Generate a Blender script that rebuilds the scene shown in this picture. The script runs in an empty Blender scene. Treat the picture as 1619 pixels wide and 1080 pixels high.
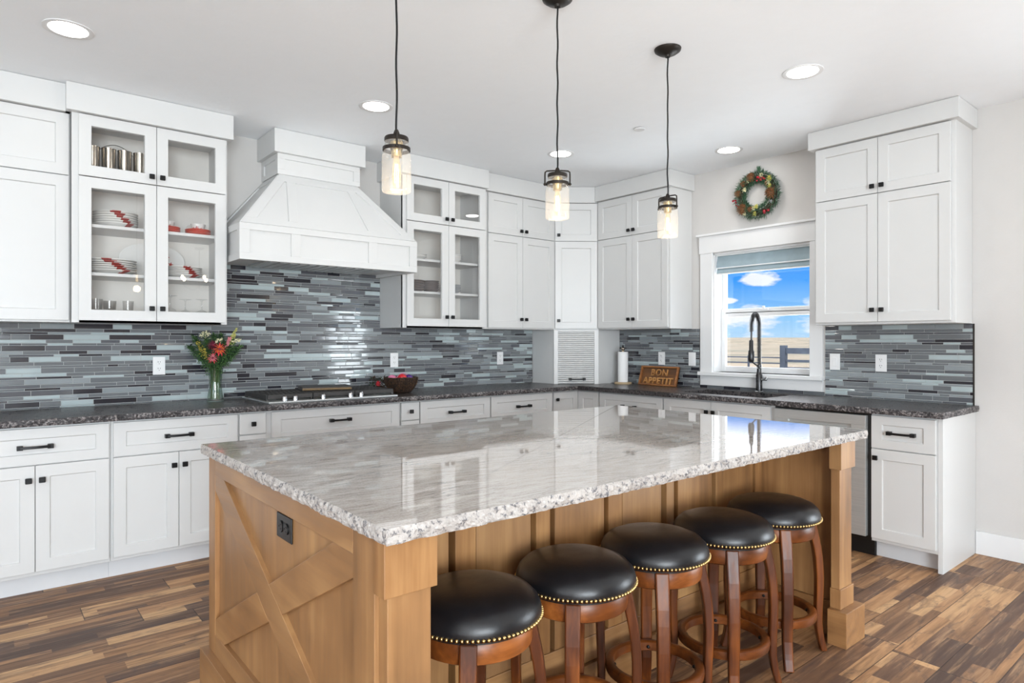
import bpy, math, random
from mathutils import Vector, Matrix, noise

random.seed(7)
SC = bpy.context.scene
COL = SC.collection
PI = math.pi
RAD = math.radians

# ------------------------------------------------------------------ camera
CAM_H = 1.305
cd = bpy.data.cameras.new('camera')
cam = bpy.data.objects.new('camera', cd)
COL.objects.link(cam)
cam.location = (0, 0, CAM_H)
cam.rotation_euler = (RAD(90), 0, RAD(50.49 - 90))
cd.sensor_width = 36.0
cd.lens = 36.0 * 1020.0 / 1619.0
cd.clip_start = 0.05
cd.clip_end = 2000
SC.camera = cam

# ------------------------------------------------------------------ colour management
SC.view_settings.view_transform = 'Standard'
SC.view_settings.look = 'None'
SC.view_settings.gamma = 1
SC.view_settings.use_curve_mapping = False
SC.view_settings.exposure = 0.22

# ------------------------------------------------------------------ room numbers (metres)
YA = 4.68          # tiled wall with the hood
XB = 4.74          # wall with the window
CZ = 2.735         # ceiling
ZC = 0.911         # counter top


def srgb(r, g, b):
    def f(c):
        c /= 255.0
        return c / 12.92 if c <= 0.04045 else ((c + 0.055) / 1.055) ** 2.4
    return (f(r), f(g), f(b), 1.0)


# ------------------------------------------------------------------ node helpers
class NT:
    def __init__(self, tree):
        self.t = tree

    def n(self, typ, **kw):
        nd = self.t.nodes.new(typ)
        for k, v in kw.items():
            setattr(nd, k, v)
        return nd

    def set(self, sock, v):
        if v is None:
            return
        if hasattr(v, 'is_linked') or isinstance(v, bpy.types.NodeSocket):
            self.t.links.new(v, sock)
        else:
            sock.default_value = v

    def math(self, op, a, b=None, c=None, clamp=False):
        nd = self.n('ShaderNodeMath', operation=op, use_clamp=clamp)
        self.set(nd.inputs[0], a)
        self.set(nd.inputs[1], b)
        self.set(nd.inputs[2], c)
        return nd.outputs[0]

    def coord(self, which='Object'):
        return self.n('ShaderNodeTexCoord').outputs[which]

    def sep(self, v):
        nd = self.n('ShaderNodeSeparateXYZ')
        self.set(nd.inputs[0], v)
        return nd.outputs

    def comb(self, x, y, z):
        nd = self.n('ShaderNodeCombineXYZ')
        for i, v in enumerate((x, y, z)):
            self.set(nd.inputs[i], v)
        return nd.outputs[0]

    def vmath(self, op, a, b=None):
        nd = self.n('ShaderNodeVectorMath', operation=op)
        self.set(nd.inputs[0], a)
        self.set(nd.inputs[1], b)
        return nd.outputs['Value'] if op in ('LENGTH', 'DISTANCE', 'DOT_PRODUCT') else nd.outputs[0]

    def noise(self, vec, scale, detail=2.0, rough=0.5, dist=0.0):
        nd = self.n('ShaderNodeTexNoise')
        self.set(nd.inputs['Vector'], vec)
        nd.inputs['Scale'].default_value = scale
        nd.inputs['Detail'].default_value = detail
        nd.inputs['Roughness'].default_value = rough
        nd.inputs['Distortion'].default_value = dist
        return nd.outputs['Fac']

    def white(self, vec):
        nd = self.n('ShaderNodeTexWhiteNoise', noise_dimensions='3D')
        self.set(nd.inputs['Vector'], vec)
        return nd.outputs['Value']

    def voro(self, vec, scale):
        nd = self.n('ShaderNodeTexVoronoi')
        self.set(nd.inputs['Vector'], vec)
        nd.inputs['Scale'].default_value = scale
        return nd.outputs

    def ramp(self, fac, stops, interp='LINEAR'):
        nd = self.n('ShaderNodeValToRGB')
        nd.color_ramp.interpolation = interp
        el = nd.color_ramp.elements
        while len(el) < len(stops):
            el.new(0.5)
        for e, (p, c) in zip(el, stops):
            e.position = p
            e.color = c if len(c) == 4 else (*c, 1)
        self.set(nd.inputs[0], fac)
        return nd.outputs[0]

    def mix(self, fac, a, b, mode='MIX'):
        nd = self.n('ShaderNodeMix', data_type='RGBA', blend_type=mode)
        self.set(nd.inputs[0], fac)
        self.set(nd.inputs[6], a)
        self.set(nd.inputs[7], b)
        return nd.outputs[2]

    def maprange(self, v, a, b, c=0.0, d=1.0):
        nd = self.n('ShaderNodeMapRange')
        self.set(nd.inputs[0], v)
        for i, q in enumerate((a, b, c, d)):
            nd.inputs[i + 1].default_value = q
        return nd.outputs[0]

    def bump(self, h, strength=0.2, dist=0.01):
        nd = self.n('ShaderNodeBump')
        nd.inputs['Strength'].default_value = strength
        nd.inputs['Distance'].default_value = dist
        self.set(nd.inputs['Height'], h)
        return nd.outputs[0]


# ------------------------------------------------------------------ world: daylight sky with small clouds
def make_world():
    w = bpy.data.worlds.new('sky')
    SC.world = w
    w.use_nodes = True
    t = NT(w.node_tree)
    bg = w.node_tree.nodes['Background']
    d = t.coord('Generated')
    x, y, z = t.sep(d)
    base = t.ramp(t.maprange(z, -0.02, 0.30), [
        (0.0, srgb(205, 228, 244)), (0.16, srgb(150, 203, 247)), (0.34, srgb(60, 155, 245)),
        (0.60, srgb(28, 120, 228)), (1.0, srgb(24, 92, 190))])
    az = t.math('ARCTAN2', y, x)
    # a low bank of cumulus and one bigger cloud higher up
    p = t.comb(t.math('MULTIPLY', az, 1.0), t.math('MULTIPLY', z, 2.6), 0.0)
    n1 = t.noise(p, 16.0, 6.0, 0.58)
    band = t.math('MULTIPLY', t.maprange(z, 0.0, 0.028), t.maprange(z, 0.064, 0.034))
    low = t.maprange(t.math('ADD', n1, t.math('MULTIPLY', band, 0.20)), 0.60, 0.74)
    low = t.math('MULTIPLY', low, t.maprange(z, 0.075, 0.05))

    def blob(a0, z0, ra, rz, amp):
        da = t.math('DIVIDE', t.math('SUBTRACT', az, a0), ra)
        dz = t.math('DIVIDE', t.math('SUBTRACT', z, z0), rz)
        r = t.math('SQRT', t.math('ADD', t.math('MULTIPLY', da, da), t.math('MULTIPLY', dz, dz)))
        v = t.math('ADD', r, t.math('MULTIPLY', t.math('SUBTRACT', n1, 0.5), amp))
        return t.maprange(v, 1.0, 0.72)
    b1 = blob(0.518, 0.088, 0.030, 0.0145, 2.0)
    b2 = blob(0.556, 0.060, 0.013, 0.0045, 2.0)
    b3 = blob(0.583, 0.090, 0.014, 0.009, 2.0)
    cl = t.math('MAXIMUM', t.math('MAXIMUM', low, b1), t.math('MAXIMUM', b2, b3), clamp=True)
    col = t.mix(t.math('MULTIPLY', cl, 0.92), base, srgb(244, 247, 252))
    added_deck = t.math('MULTIPLY', t.maprange(z, 0.112, 0.150), t.maprange(t.noise(p, 3.0, 4.0, 0.55), 0.25, 0.5))  # unseen bright cloud bank added so the island top reflects white
    col = t.mix(added_deck, col, (2.3, 2.35, 2.45, 1))
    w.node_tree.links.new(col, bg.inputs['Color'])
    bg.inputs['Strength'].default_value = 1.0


make_world()


def area_light(name, loc, direction, sx, sy, power, color=(1, 1, 1), spread=180):
    ld = bpy.data.lights.new(name, 'AREA')
    ld.shape = 'RECTANGLE'
    ld.size, ld.size_y = sx, sy
    ld.energy = power
    ld.color = color
    ld.spread = RAD(spread)
    o = bpy.data.objects.new(name, ld)
    COL.objects.link(o)
    o.location = loc
    o.rotation_euler = Vector(direction).to_track_quat('-Z', 'Z').to_euler()
    return o


# patio and kitchen-window daylight; rear, side and below-sill lamps are added fill
DAY = (0.86, 0.945, 1.0)
area_light('rear_fill', (-1.55, -4.93, 1.30), (0.16, 1, 0.34), 3.0, 1.9, 430, DAY)  # added fill, kept out of the tile reflections; no window known there
area_light('daylight_patio', (4.80, -0.8, 1.05), (-1, 0, 0.12), 1.2, 2.0, 92, DAY)
area_light('side_fill', (-3.13, 0.4, 1.4), (1, 0, 1.3), 2.6, 1.9, 52, DAY)  # added fill, tilted up to lift the ceiling
area_light('daylight_kitchen_window', (5.35, 2.685, 2.45), (-1, 0, -0.75), 0.9, 0.9, 14, DAY)
area_light('ceiling_fill_window', (5.28, 2.685, 0.86), (-0.8, 0, 1.0), 0.9, 0.35, 36, DAY)  # added lamp hidden below the sill, aimed up to brighten the ceiling
sun_d = bpy.data.lights.new('sun', 'SUN')
sun_d.energy = 0.8
sun_d.angle = RAD(0.6)
sun = bpy.data.objects.new('sun', sun_d)
COL.objects.link(sun)
sun.rotation_euler = Vector((0.0, -1.0, -1.3)).to_track_quat('-Z', 'Z').to_euler()


# ------------------------------------------------------------------ materials
MAT = {}


def principled(name):
    m = bpy.data.materials.new(name)
    m.use_nodes = True
    t = NT(m.node_tree)
    b = m.node_tree.nodes['Principled BSDF']
    MAT[name] = m
    return m, t, b


def plain(name, col, rough=0.5, metal=0.0, var=0.04, vscale=8.0, bump=0.0, bscale=60.0, coat=0.0, spec=0.5):
    m, t, b = principled(name)
    c = t.coord()
    nz = t.noise(c, vscale, 3.0)
    dark = tuple(v * (1 - var) for v in col[:3]) + (1,)
    lite = tuple(min(1, v * (1 + var)) for v in col[:3]) + (1,)
    t.set(b.inputs['Base Color'], t.ramp(nz, [(0.3, dark), (0.7, lite)]))
    t.set(b.inputs['Roughness'], t.maprange(nz, 0.2, 0.8, max(0.02, rough * 0.9), min(1, rough * 1.1)))
    b.inputs['Metallic'].default_value = metal
    b.inputs['Specular IOR Level'].default_value = spec
    b.inputs['Coat Weight'].default_value = coat
    b.inputs['Coat Roughness'].default_value = 0.08
    if bump:
        t.set(b.inputs['Normal'], t.bump(t.noise(c, bscale, 4.0), bump, 0.004))
    return m


plain('cabinet_white', srgb(211, 211, 210), 0.38, var=0.008)
plain('trim_white', srgb(228, 228, 228), 0.42, var=0.008)
plain('ceiling_white', srgb(247, 250, 253), 0.8, var=0.012, bump=0.25, bscale=35)
plain('wall_greige', srgb(206, 203, 200), 0.7, var=0.012, bump=0.12, bscale=90)
plain('cabinet_inside', srgb(236, 231, 224), 0.5, var=0.02)
plain('black_metal', srgb(34, 34, 35), 0.38, 0.6, var=0.1, vscale=40)
plain('bronze', srgb(50, 45, 41), 0.42, 0.7, var=0.12, vscale=30)
plain('cast_iron', srgb(62, 60, 59), 0.6, 0.1, var=0.15, vscale=40, bump=0.2, bscale=220)
plain('chrome', srgb(190, 191, 192), 0.18, 1.0, var=0.02)
plain('pewter', srgb(165, 155, 142), 0.25, 1.0, var=0.15, vscale=30)
plain('black_gloss', srgb(16, 16, 17), 0.3, var=0.05)
plain('black_toe', srgb(12, 12, 13), 0.5, var=0.05)
plain('plastic_white', srgb(240, 240, 240), 0.3, var=0.005)
plain('plastic_dark', srgb(70, 70, 70), 0.4, var=0.02)
plain('grey_toe', srgb(214, 215, 217), 0.45, var=0.02)
plain('brass', srgb(196, 168, 112), 0.28, 1.0, var=0.12, vscale=60)
plain('faucet_dark', srgb(70, 70, 71), 0.28, 0.9, var=0.06, vscale=30)
plain('china_white', srgb(236, 234, 230), 0.15, var=0.01)
plain('china_red', srgb(168, 44, 36), 0.25, var=0.1, vscale=60)
plain('saucer_red', srgb(214, 68, 42), 0.3, var=0.05)
plain('china_grey', srgb(118, 108, 106), 0.35, var=0.08, vscale=40)
plain('china_pale_grey', srgb(176, 178, 180), 0.3, var=0.04)
plain('paper_white', srgb(246, 246, 246), 0.9, var=0.01, bump=0.2, bscale=150)
plain('wood_pale', srgb(196, 172, 138), 0.5, var=0.12, vscale=20)
plain('shade_blue', srgb(158, 176, 184), 0.85, var=0.07, vscale=14, bump=0.2, bscale=300)
plain('shade_edge', srgb(232, 234, 234), 0.85, var=0.02)
plain('leaf_dark', srgb(36, 62, 36), 0.6, var=0.35, vscale=40)
plain('leaf_green', srgb(62, 98, 44), 0.6, var=0.35, vscale=50)
plain('leaf_light', srgb(120, 150, 62), 0.6, var=0.25, vscale=50)
plain('needle_dark', srgb(44, 78, 56), 0.6, var=0.4, vscale=60)
plain('needle_green', srgb(74, 112, 82), 0.6, var=0.45, vscale=60)
plain('stem_green', srgb(76, 104, 58), 0.5, var=0.3, vscale=60)
plain('petal_red', srgb(196, 52, 62), 0.5, var=0.25, vscale=60)
plain('petal_orange', srgb(226, 112, 62), 0.5, var=0.25, vscale=60)
plain('petal_wine', srgb(116, 34, 56), 0.5, var=0.3, vscale=60)
plain('petal_pink', srgb(214, 132, 140), 0.5, var=0.2, vscale=60)
plain('goldenrod', srgb(168, 152, 58), 0.6, var=0.3, vscale=60)
plain('goldenrod_pale', srgb(196, 192, 110), 0.6, var=0.25, vscale=60)
plain('cream', srgb(232, 226, 186), 0.55, var=0.15, vscale=60)
plain('cream_yellow', srgb(216, 208, 110), 0.5, var=0.15, vscale=60)
plain('pine_cone', srgb(146, 98, 62), 0.6, var=0.4, vscale=70)
plain('berry_red', srgb(176, 36, 52), 0.25, var=0.15, vscale=60)
plain('ornament_red', srgb(206, 30, 44), 0.18, var=0.1, coat=0.5)
plain('ornament_purple', srgb(76, 36, 124), 0.2, var=0.15, coat=0.5)
plain('ornament_pink', srgb(222, 130, 168), 0.3, var=0.1)
plain('dark_twig', srgb(58, 40, 26), 0.6, var=0.4, vscale=50)
plain('fence_grey', srgb(88, 97, 112), 0.8, var=0.2, vscale=3)
plain('mirror_steel', srgb(190, 190, 190), 0.2, 1.0, var=0.03)
plain('grout', srgb(176, 178, 178), 0.8, var=0.05, vscale=60)
plain('detector_white', srgb(226, 226, 226), 0.5, var=0.01)
plain('board_dark', srgb(46, 40, 37), 0.45, var=0.2, vscale=30)
plain('board_gold', srgb(116, 90, 52), 0.5, var=0.25, vscale=40)


def tile_mat(name, col, var=0.06, rough=0.09):
    m, t, b = principled(name)
    c = t.coord()
    nz = t.noise(c, 7.0, 2.0)
    dark = tuple(v * (1 - var) for v in col[:3]) + (1,)
    lite = tuple(min(1, v * (1 + var)) for v in col[:3]) + (1,)
    t.set(b.inputs['Base Color'], t.ramp(nz, [(0.3, dark), (0.7, lite)]))
    b.inputs['Roughness'].default_value = rough
    b.inputs['IOR'].default_value = 1.5
    b.inputs['Coat Weight'].default_value = 0.5
    b.inputs['Coat Roughness'].default_value = 0.02
    return m


tile_mat('tile_grey', srgb(110, 114, 117))
tile_mat('tile_slate', srgb(90, 92, 97))
tile_mat('tile_mid', srgb(142, 149, 152))
tile_mat('tile_light', srgb(176, 189, 191))
tile_mat('tile_dark', srgb(42, 41, 48), rough=0.12)


def steel():
    m, t, b = principled('stainless')
    c = t.coord()
    x, y, z = t.sep(c)
    v = t.comb(t.math('MULTIPLY', x, 3.0), t.math('MULTIPLY', y, 3.0), t.math('MULTIPLY', z, 240.0))
    nz = t.noise(v, 1.0, 3.0)
    t.set(b.inputs['Base Color'], t.ramp(nz, [(0.3, srgb(192, 195, 195)), (0.7, srgb(208, 210, 209))]))
    t.set(b.inputs['Roughness'], t.maprange(nz, 0.2, 0.8, 0.34, 0.44))
    b.inputs['Metallic'].default_value = 0.6


steel()


def granite_dark():
    m, t, b = principled('granite_dark')
    c = t.coord()
    n1 = t.noise(c, 60, 5, 0.65)
    n2 = t.noise(c, 9, 4, 0.6)
    v = t.voro(c, 170)['Distance']
    col = t.ramp(t.math('ADD', t.math('MULTIPLY', n1, 0.75), t.math('MULTIPLY', n2, 0.25)), [
        (0.34, srgb(26, 25, 27)), (0.5, srgb(58, 55, 56)), (0.60, srgb(92, 84, 82)), (0.70, srgb(150, 142, 138))])
    col = t.mix(t.maprange(v, 0.16, 0.05, 0, 0.5), col, srgb(120, 114, 116))
    t.set(b.inputs['Base Color'], col)
    t.set(b.inputs['Roughness'], t.maprange(n1, 0.3, 0.7, 0.24, 0.36))
    t.set(b.inputs['Normal'], t.bump(t.noise(c, 60, 4), 0.12, 0.002))


def granite_light(name, edge=False):
    m, t, b = principled(name)
    c = t.coord()
    x, y, z = t.sep(c)
    wob = t.math('MULTIPLY', t.noise(c, 2.2, 3.0), 0.16)
    yw = t.math('ADD', t.math('ADD', y, t.math('MULTIPLY', x, 0.10)), wob)
    s1 = t.noise(t.comb(t.math('MULTIPLY', x, 6.0), t.math('MULTIPLY', yw, 42.0), z), 1.0, 6.0, 0.66)
    s2 = t.noise(t.comb(t.math('MULTIPLY', x, 22.0), t.math('MULTIPLY', yw, 110.0), z), 1.0, 4.0, 0.6)
    s3 = t.noise(c, 190, 3.0, 0.6)
    f = t.math('ADD', t.math('MULTIPLY', s1, 0.42), t.math('ADD', t.math('MULTIPLY', s2, 0.30), t.math('MULTIPLY', s3, 0.28)))
    col = t.ramp(f, [(0.33, srgb(134, 126, 121)), (0.42, srgb(180, 171, 164)), (0.50, srgb(205, 197, 190)),
                     (0.58, srgb(219, 212, 205)), (0.68, srgb(228, 223, 217))])
    # broad warm clouds
    col = t.mix(t.maprange(t.noise(c, 1.5, 2.0), 0.4, 0.7, 0, 0.30), col, srgb(186, 172, 158))
    # thin dark mineral veins that follow the movement of the stone
    vein = t.noise(t.comb(t.math('MULTIPLY', x, 1.7), t.math('MULTIPLY', yw, 15.0), 3.7), 1.0, 5.0, 0.55)
    vm = t.math('MULTIPLY', t.maprange(t.math('ABSOLUTE', t.math('SUBTRACT', vein, 0.5)), 0.014, 0.0),
                t.maprange(t.noise(c, 3.6, 2.0), 0.52, 0.66))
    col = t.mix(t.math('MULTIPLY', vm, 0.8), col, srgb(92, 86, 84))
    if edge:
        sp = t.noise(c, 75, 4.0, 0.7)
        col = t.mix(t.maprange(sp, 0.53, 0.62), col, srgb(92, 91, 96))
        col = t.mix(t.maprange(sp, 0.42, 0.32), col, srgb(222, 219, 215))
        col = t.mix(0.30, col, srgb(120, 118, 118))
        b.inputs['Roughness'].default_value = 0.5
        t.set(b.inputs['Normal'], t.bump(t.noise(c, 110, 5.0, 0.7), 0.7, 0.006))
    else:
        b.inputs['Roughness'].default_value = 0.045
        b.inputs['IOR'].default_value = 1.62
        b.inputs['Coat Weight'].default_value = 0.6
        b.inputs['Coat Roughness'].default_value = 0.02
    t.set(b.inputs['Base Color'], col)


granite_dark()
granite_light('granite_light')
granite_light('granite_light_edge', True)


def granite_dark_edge():
    m, t, b = principled('granite_dark_edge')
    c = t.coord()
    n1 = t.noise(c, 75, 5, 0.7)
    n2 = t.noise(c, 14, 3)
    f = t.math('ADD', t.math('MULTIPLY', n1, 0.8), t.math('MULTIPLY', n2, 0.2))
    t.set(b.inputs['Base Color'], t.ramp(f, [(0.36, srgb(20, 19, 21)), (0.5, srgb(62, 58, 60)), (0.62, srgb(158, 152, 150))]))
    b.inputs['Roughness'].default_value = 0.42
    t.set(b.inputs['Normal'], t.bump(n1, 0.7, 0.006))


granite_dark_edge()


def wood(name, c0, c1, c2, axis='z', rough=0.42, coat=0.15, fine=1.0, knots=True, spec=0.5):
    """Grain runs along AXIS of the object; every object gets its own cut of the log."""
    m, t, b = principled(name)
    oi = t.n('ShaderNodeObjectInfo')
    off = t.math('MULTIPLY', oi.outputs['Random'], 17.0)
    x, y, z = t.sep(t.coord())
    x, y, z = (t.math('ADD', q, off) for q in (x, y, z))
    sc = {'x': (1.0, 9, 9), 'y': (9, 1.0, 9), 'z': (9, 9, 1.0)}[axis]
    v = t.comb(*(t.math('MULTIPLY', q, s * fine) for q, s in zip((x, y, z), sc)))
    n1 = t.noise(v, 1.0, 4.0, 0.55, 0.6)
    v2 = t.comb(*(t.math('MULTIPLY', q, s * fine * (5 if s > 5 else 2.2)) for q, s in zip((x, y, z), sc)))
    n2 = t.noise(v2, 1.0, 3.0, 0.6)
    big = t.noise(t.comb(x, y, z), 3.2, 3.0)
    f = t.math('ADD', t.math('MULTIPLY', n1, 0.42), t.math('ADD', t.math('MULTIPLY', n2, 0.20), t.math('MULTIPLY', big, 0.38)))
    col = t.ramp(f, [(0.33, c0), (0.5, c1), (0.66, c2)])
    if knots:
        kv = t.comb(*(t.math('MULTIPLY', q, (1.6 if s < 5 else 3.4)) for q, s in zip((x, y, z), sc)))
        k = t.voro(kv, 1.0)['Distance']
        col = t.mix(t.maprange(k, 0.085, 0.025, 0, 0.85), col, tuple(v * 0.30 for v in c0[:3]) + (1,))
    if knots:
        tone = t.math('FRACT', t.math('MULTIPLY', oi.outputs['Random'], 7.31))
        col = t.mix(t.math('MULTIPLY', tone, 0.38), col, srgb(146, 114, 82))
    b.inputs['Specular IOR Level'].default_value = spec
    t.set(b.inputs['Base Color'], col)
    t.set(b.inputs['Roughness'], t.maprange(n2, 0.3, 0.7, rough * 0.9, rough * 1.15))
    b.inputs['Coat Weight'].default_value = coat
    b.inputs['Coat Roughness'].default_value = 0.2
    t.set(b.inputs['Normal'], t.bump(n2, 0.05, 0.002))
    return m


A0, A1, A2 = srgb(100, 67, 38), srgb(152, 108, 65), srgb(190, 145, 93)
wood('alder_z', A0, A1, A2, 'z')
wood('alder_y', A0, A1, A2, 'y')
wood('alder_x', A0, A1, A2, 'x')
wood('stool_wood', srgb(28, 12, 4), srgb(80, 38, 12), srgb(136, 74, 25), 'z', 0.36, 0.0, 1.4, False, 0.32)
wood('stool_wood_ring', srgb(54, 25, 9), srgb(110, 58, 22), srgb(166, 98, 46), 'x', 0.34, 0.0, 1.2, False, 0.35)
wood('sign_letter', srgb(120, 76, 36), srgb(186, 130, 70), srgb(216, 164, 100), 'x', 0.45, 0.2, 2.0, False)
wood('sign_wood_shaded', srgb(54, 32, 16), srgb(104, 66, 34), srgb(150, 98, 52), 'x', 0.5, 0.1, 2.0, False)  # shading of the carved relief put into colour: darker board, lighter letters
wood('sign_wood', srgb(84, 48, 22), srgb(150, 94, 46), srgb(190, 130, 72), 'x', 0.45, 0.3, 2.0, False)


def floor_mat():
    m, t, b = principled('plank_floor')
    c = t.coord()
    x, y, z = t.sep(c)
    W, L = 0.180, 1.22
    yr = t.math('DIVIDE', y, W)
    row = t.math('FLOOR', yr)
    fr = t.math('FRACT', yr)
    off = t.math('MULTIPLY', t.white(t.comb(row, 3.1, 0.5)), L)
    xr = t.math('DIVIDE', t.math('ADD', x, off), L)
    plank = t.math('FLOOR', xr)
    fx = t.math('FRACT', xr)
    # printed staves of unequal width and length inside each plank
    ra = t.white(t.comb(row, plank, 1.7))
    rb = t.white(t.comb(row, plank, 9.2))
    s1 = t.math('GREATER_THAN', fr, t.math('ADD', 0.16, t.math('MULTIPLY', ra, 0.32)))
    s2 = t.math('GREATER_THAN', fr, t.math('ADD', 0.58, t.math('MULTIPLY', rb, 0.26)))
    sub = t.math('ADD', s1, s2)
    sid = t.math('ADD', t.math('MULTIPLY', row, 3.0), sub)
    so = t.math('MULTIPLY', t.white(t.comb(sid, plank, 4.4)), 1.0)
    seg = t.math('FLOOR', t.math('DIVIDE', t.math('ADD', x, so), 0.52))
    rid = t.white(t.comb(sid, t.math('ADD', seg, t.math('MULTIPLY', plank, 7.0)), 2.3))
    base = t.ramp(rid, [(0.0, srgb(84, 63, 52)), (0.25, srgb(114, 85, 66)), (0.5, srgb(146, 108, 76)),
                        (0.75, srgb(178, 133, 92)), (1.0, srgb(210, 168, 122))])
    gshift = t.math('MULTIPLY', rid, 31.0)
    g = t.noise(t.comb(t.math('MULTIPLY', t.math('ADD', x, gshift), 2.6), t.math('MULTIPLY', y, 40.0), gshift), 1.0, 5.0, 0.62, 0.5)
    g2 = t.noise(t.comb(t.math('MULTIPLY', x, 4.0), t.math('MULTIPLY', y, 13.0), gshift), 1.0, 5.0, 0.68, 1.4)
    col = t.mix(t.maprange(g, 0.45, 0.70, 0, 0.65), base, srgb(78, 58, 49))
    col = t.mix(t.maprange(g, 0.46, 0.30, 0, 0.5), col, srgb(206, 164, 120))
    col = t.mix(t.maprange(g2, 0.52, 0.68, 0, 0.68), col, srgb(82, 66, 62))
    # plank joints
    ey = t.math('MINIMUM', fr, t.math('SUBTRACT', 1.0, fr))
    ex = t.math('MINIMUM', fx, t.math('SUBTRACT', 1.0, fx))
    seam = t.math('MAXIMUM', t.maprange(ey, 0.014, 0.006), t.maprange(ex, 0.0024, 0.001))
    col = t.mix(t.math('MULTIPLY', seam, 0.8), col, srgb(40, 28, 22))
    t.set(b.inputs['Base Color'], col)
    t.set(b.inputs['Roughness'], t.maprange(g, 0.3, 0.7, 0.40, 0.54))
    b.inputs['Specular IOR Level'].default_value = 0.35
    h = t.math('SUBTRACT', t.math('MULTIPLY', g, 0.35), t.math('MULTIPLY', seam, 0.8))
    t.set(b.inputs['Normal'], t.bump(h, 0.25, 0.003))


floor_mat()


def leather():
    m, t, b = principled('leather_black')
    c = t.coord()
    n1 = t.noise(c, 160, 4, 0.6)
    n2 = t.noise(c, 14, 3)
    t.set(b.inputs['Base Color'], t.ramp(n2, [(0.35, srgb(14, 14, 17)), (0.7, srgb(22, 22, 26))]))
    t.set(b.inputs['Roughness'], t.maprange(n2, 0.3, 0.7, 0.30, 0.38))
    h = t.math('ADD', t.math('MULTIPLY', n1, 0.3), n2)
    t.set(b.inputs['Normal'], t.bump(h, 0.22, 0.004))


leather()


def woven():
    m, t, b = principled('woven_twig')
    c = t.coord()
    n = t.noise(c, 60, 4, 0.7, 2.0)
    t.set(b.inputs['Base Color'], t.ramp(n, [(0.40, srgb(20, 13, 9)), (0.55, srgb(62, 39, 24)), (0.68, srgb(160, 120, 78))]))
    b.inputs['Roughness'].default_value = 0.55
    t.set(b.inputs['Normal'], t.bump(n, 0.9, 0.01))


woven()


def thin_glass(name, tint=(1, 1, 1, 1), gloss=1.0, milk=0.0, rough=0.0):
    m = bpy.data.materials.new(name)
    m.use_nodes = True
    MAT[name] = m
    t = NT(m.node_tree)
    m.node_tree.nodes.clear()
    out = t.n('ShaderNodeOutputMaterial')
    tr = t.n('ShaderNodeBsdfTransparent')
    nz = t.noise(t.coord(), 5.0, 2.0)
    t.set(tr.inputs['Color'], t.mix(nz, tint, tuple(v * 0.985 for v in tint[:3]) + (1,)))
    gl = t.n('ShaderNodeBsdfGlossy')
    gl.inputs['Roughness'].default_value = rough
    lw = t.n('ShaderNodeLayerWeight')
    lw.inputs['Blend'].default_value = 0.5
    fz = t.math('ADD', 0.045, t.math('MULTIPLY', t.math('POWER', lw.outputs['Facing'], 4.0), 0.5))
    mx = t.n('ShaderNodeMixShader')
    t.set(mx.inputs[0], t.math('MULTIPLY', fz, gloss, clamp=True))
    m.node_tree.links.new(tr.outputs[0], mx.inputs[1])
    m.node_tree.links.new(gl.outputs[0], mx.inputs[2])
    last = mx
    if milk:
        tl = t.n('ShaderNodeBsdfTranslucent')
        tl.inputs['Color'].default_value = (0.95, 0.95, 0.95, 1)
        df = t.n('ShaderNodeBsdfDiffuse')
        df.inputs['Color'].default_value = (0.9, 0.9, 0.9, 1)
        ad = t.n('ShaderNodeMixShader')
        ad.inputs[0].default_value = 0.5
        m.node_tree.links.new(tl.outputs[0], ad.inputs[1])
        m.node_tree.links.new(df.outputs[0], ad.inputs[2])
        m2 = t.n('ShaderNodeMixShader')
        m2.inputs[0].default_value = milk
        m.node_tree.links.new(mx.outputs[0], m2.inputs[1])
        m.node_tree.links.new(ad.outputs[0], m2.inputs[2])
        last = m2
    m.node_tree.links.new(last.outputs[0], out.inputs['Surface'])


thin_glass('pane_glass', gloss=0.9)
thin_glass('jar_glass', (0.98, 0.98, 0.97, 1), 1.0, 0.18)
thin_glass('vase_glass', (0.84, 0.89, 0.85, 1), 1.5)
thin_glass('drink_glass', (0.985, 0.985, 0.98, 1), 0.9, 0.05)


def emit(name, col, strength):
    m = bpy.data.materials.new(name)
    m.use_nodes = True
    MAT[name] = m
    t = NT(m.node_tree)
    m.node_tree.nodes.clear()
    out = t.n('ShaderNodeOutputMaterial')
    e = t.n('ShaderNodeEmission')
    nz = t.noise(t.coord(), 3.0, 1.0)
    t.set(e.inputs['Color'], t.mix(nz, col, tuple(v * 0.98 for v in col[:3]) + (1,)))
    e.inputs['Strength'].default_value = strength
    m.node_tree.links.new(e.outputs[0], out.inputs['Surface'])


emit('downlight_glow', (1.0, 0.96, 0.9, 1), 12.0)
emit('filament_glow', (1.0, 0.74, 0.42, 1), 24.0)
emit('bulb_glow', (1.0, 0.74, 0.44, 1), 3.0)
emit('candle_bulb_glow', (1.0, 0.82, 0.58, 1), 30.0)


def ground_mat():
    m, t, b = principled('dry_grassland')
    c = t.coord()
    n1 = t.noise(c, 0.05, 5.0, 0.65)
    n2 = t.noise(c, 0.3, 4.0, 0.6)
    f = t.math('ADD', t.math('MULTIPLY', n1, 0.7), t.math('MULTIPLY', n2, 0.3))
    t.set(b.inputs['Base Color'], t.ramp(f, [(0.38, srgb(108, 108, 90)), (0.5, srgb(142, 130, 110)), (0.62, srgb(160, 147, 126))]))
    b.inputs['Roughness'].default_value = 0.9


ground_mat()


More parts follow.
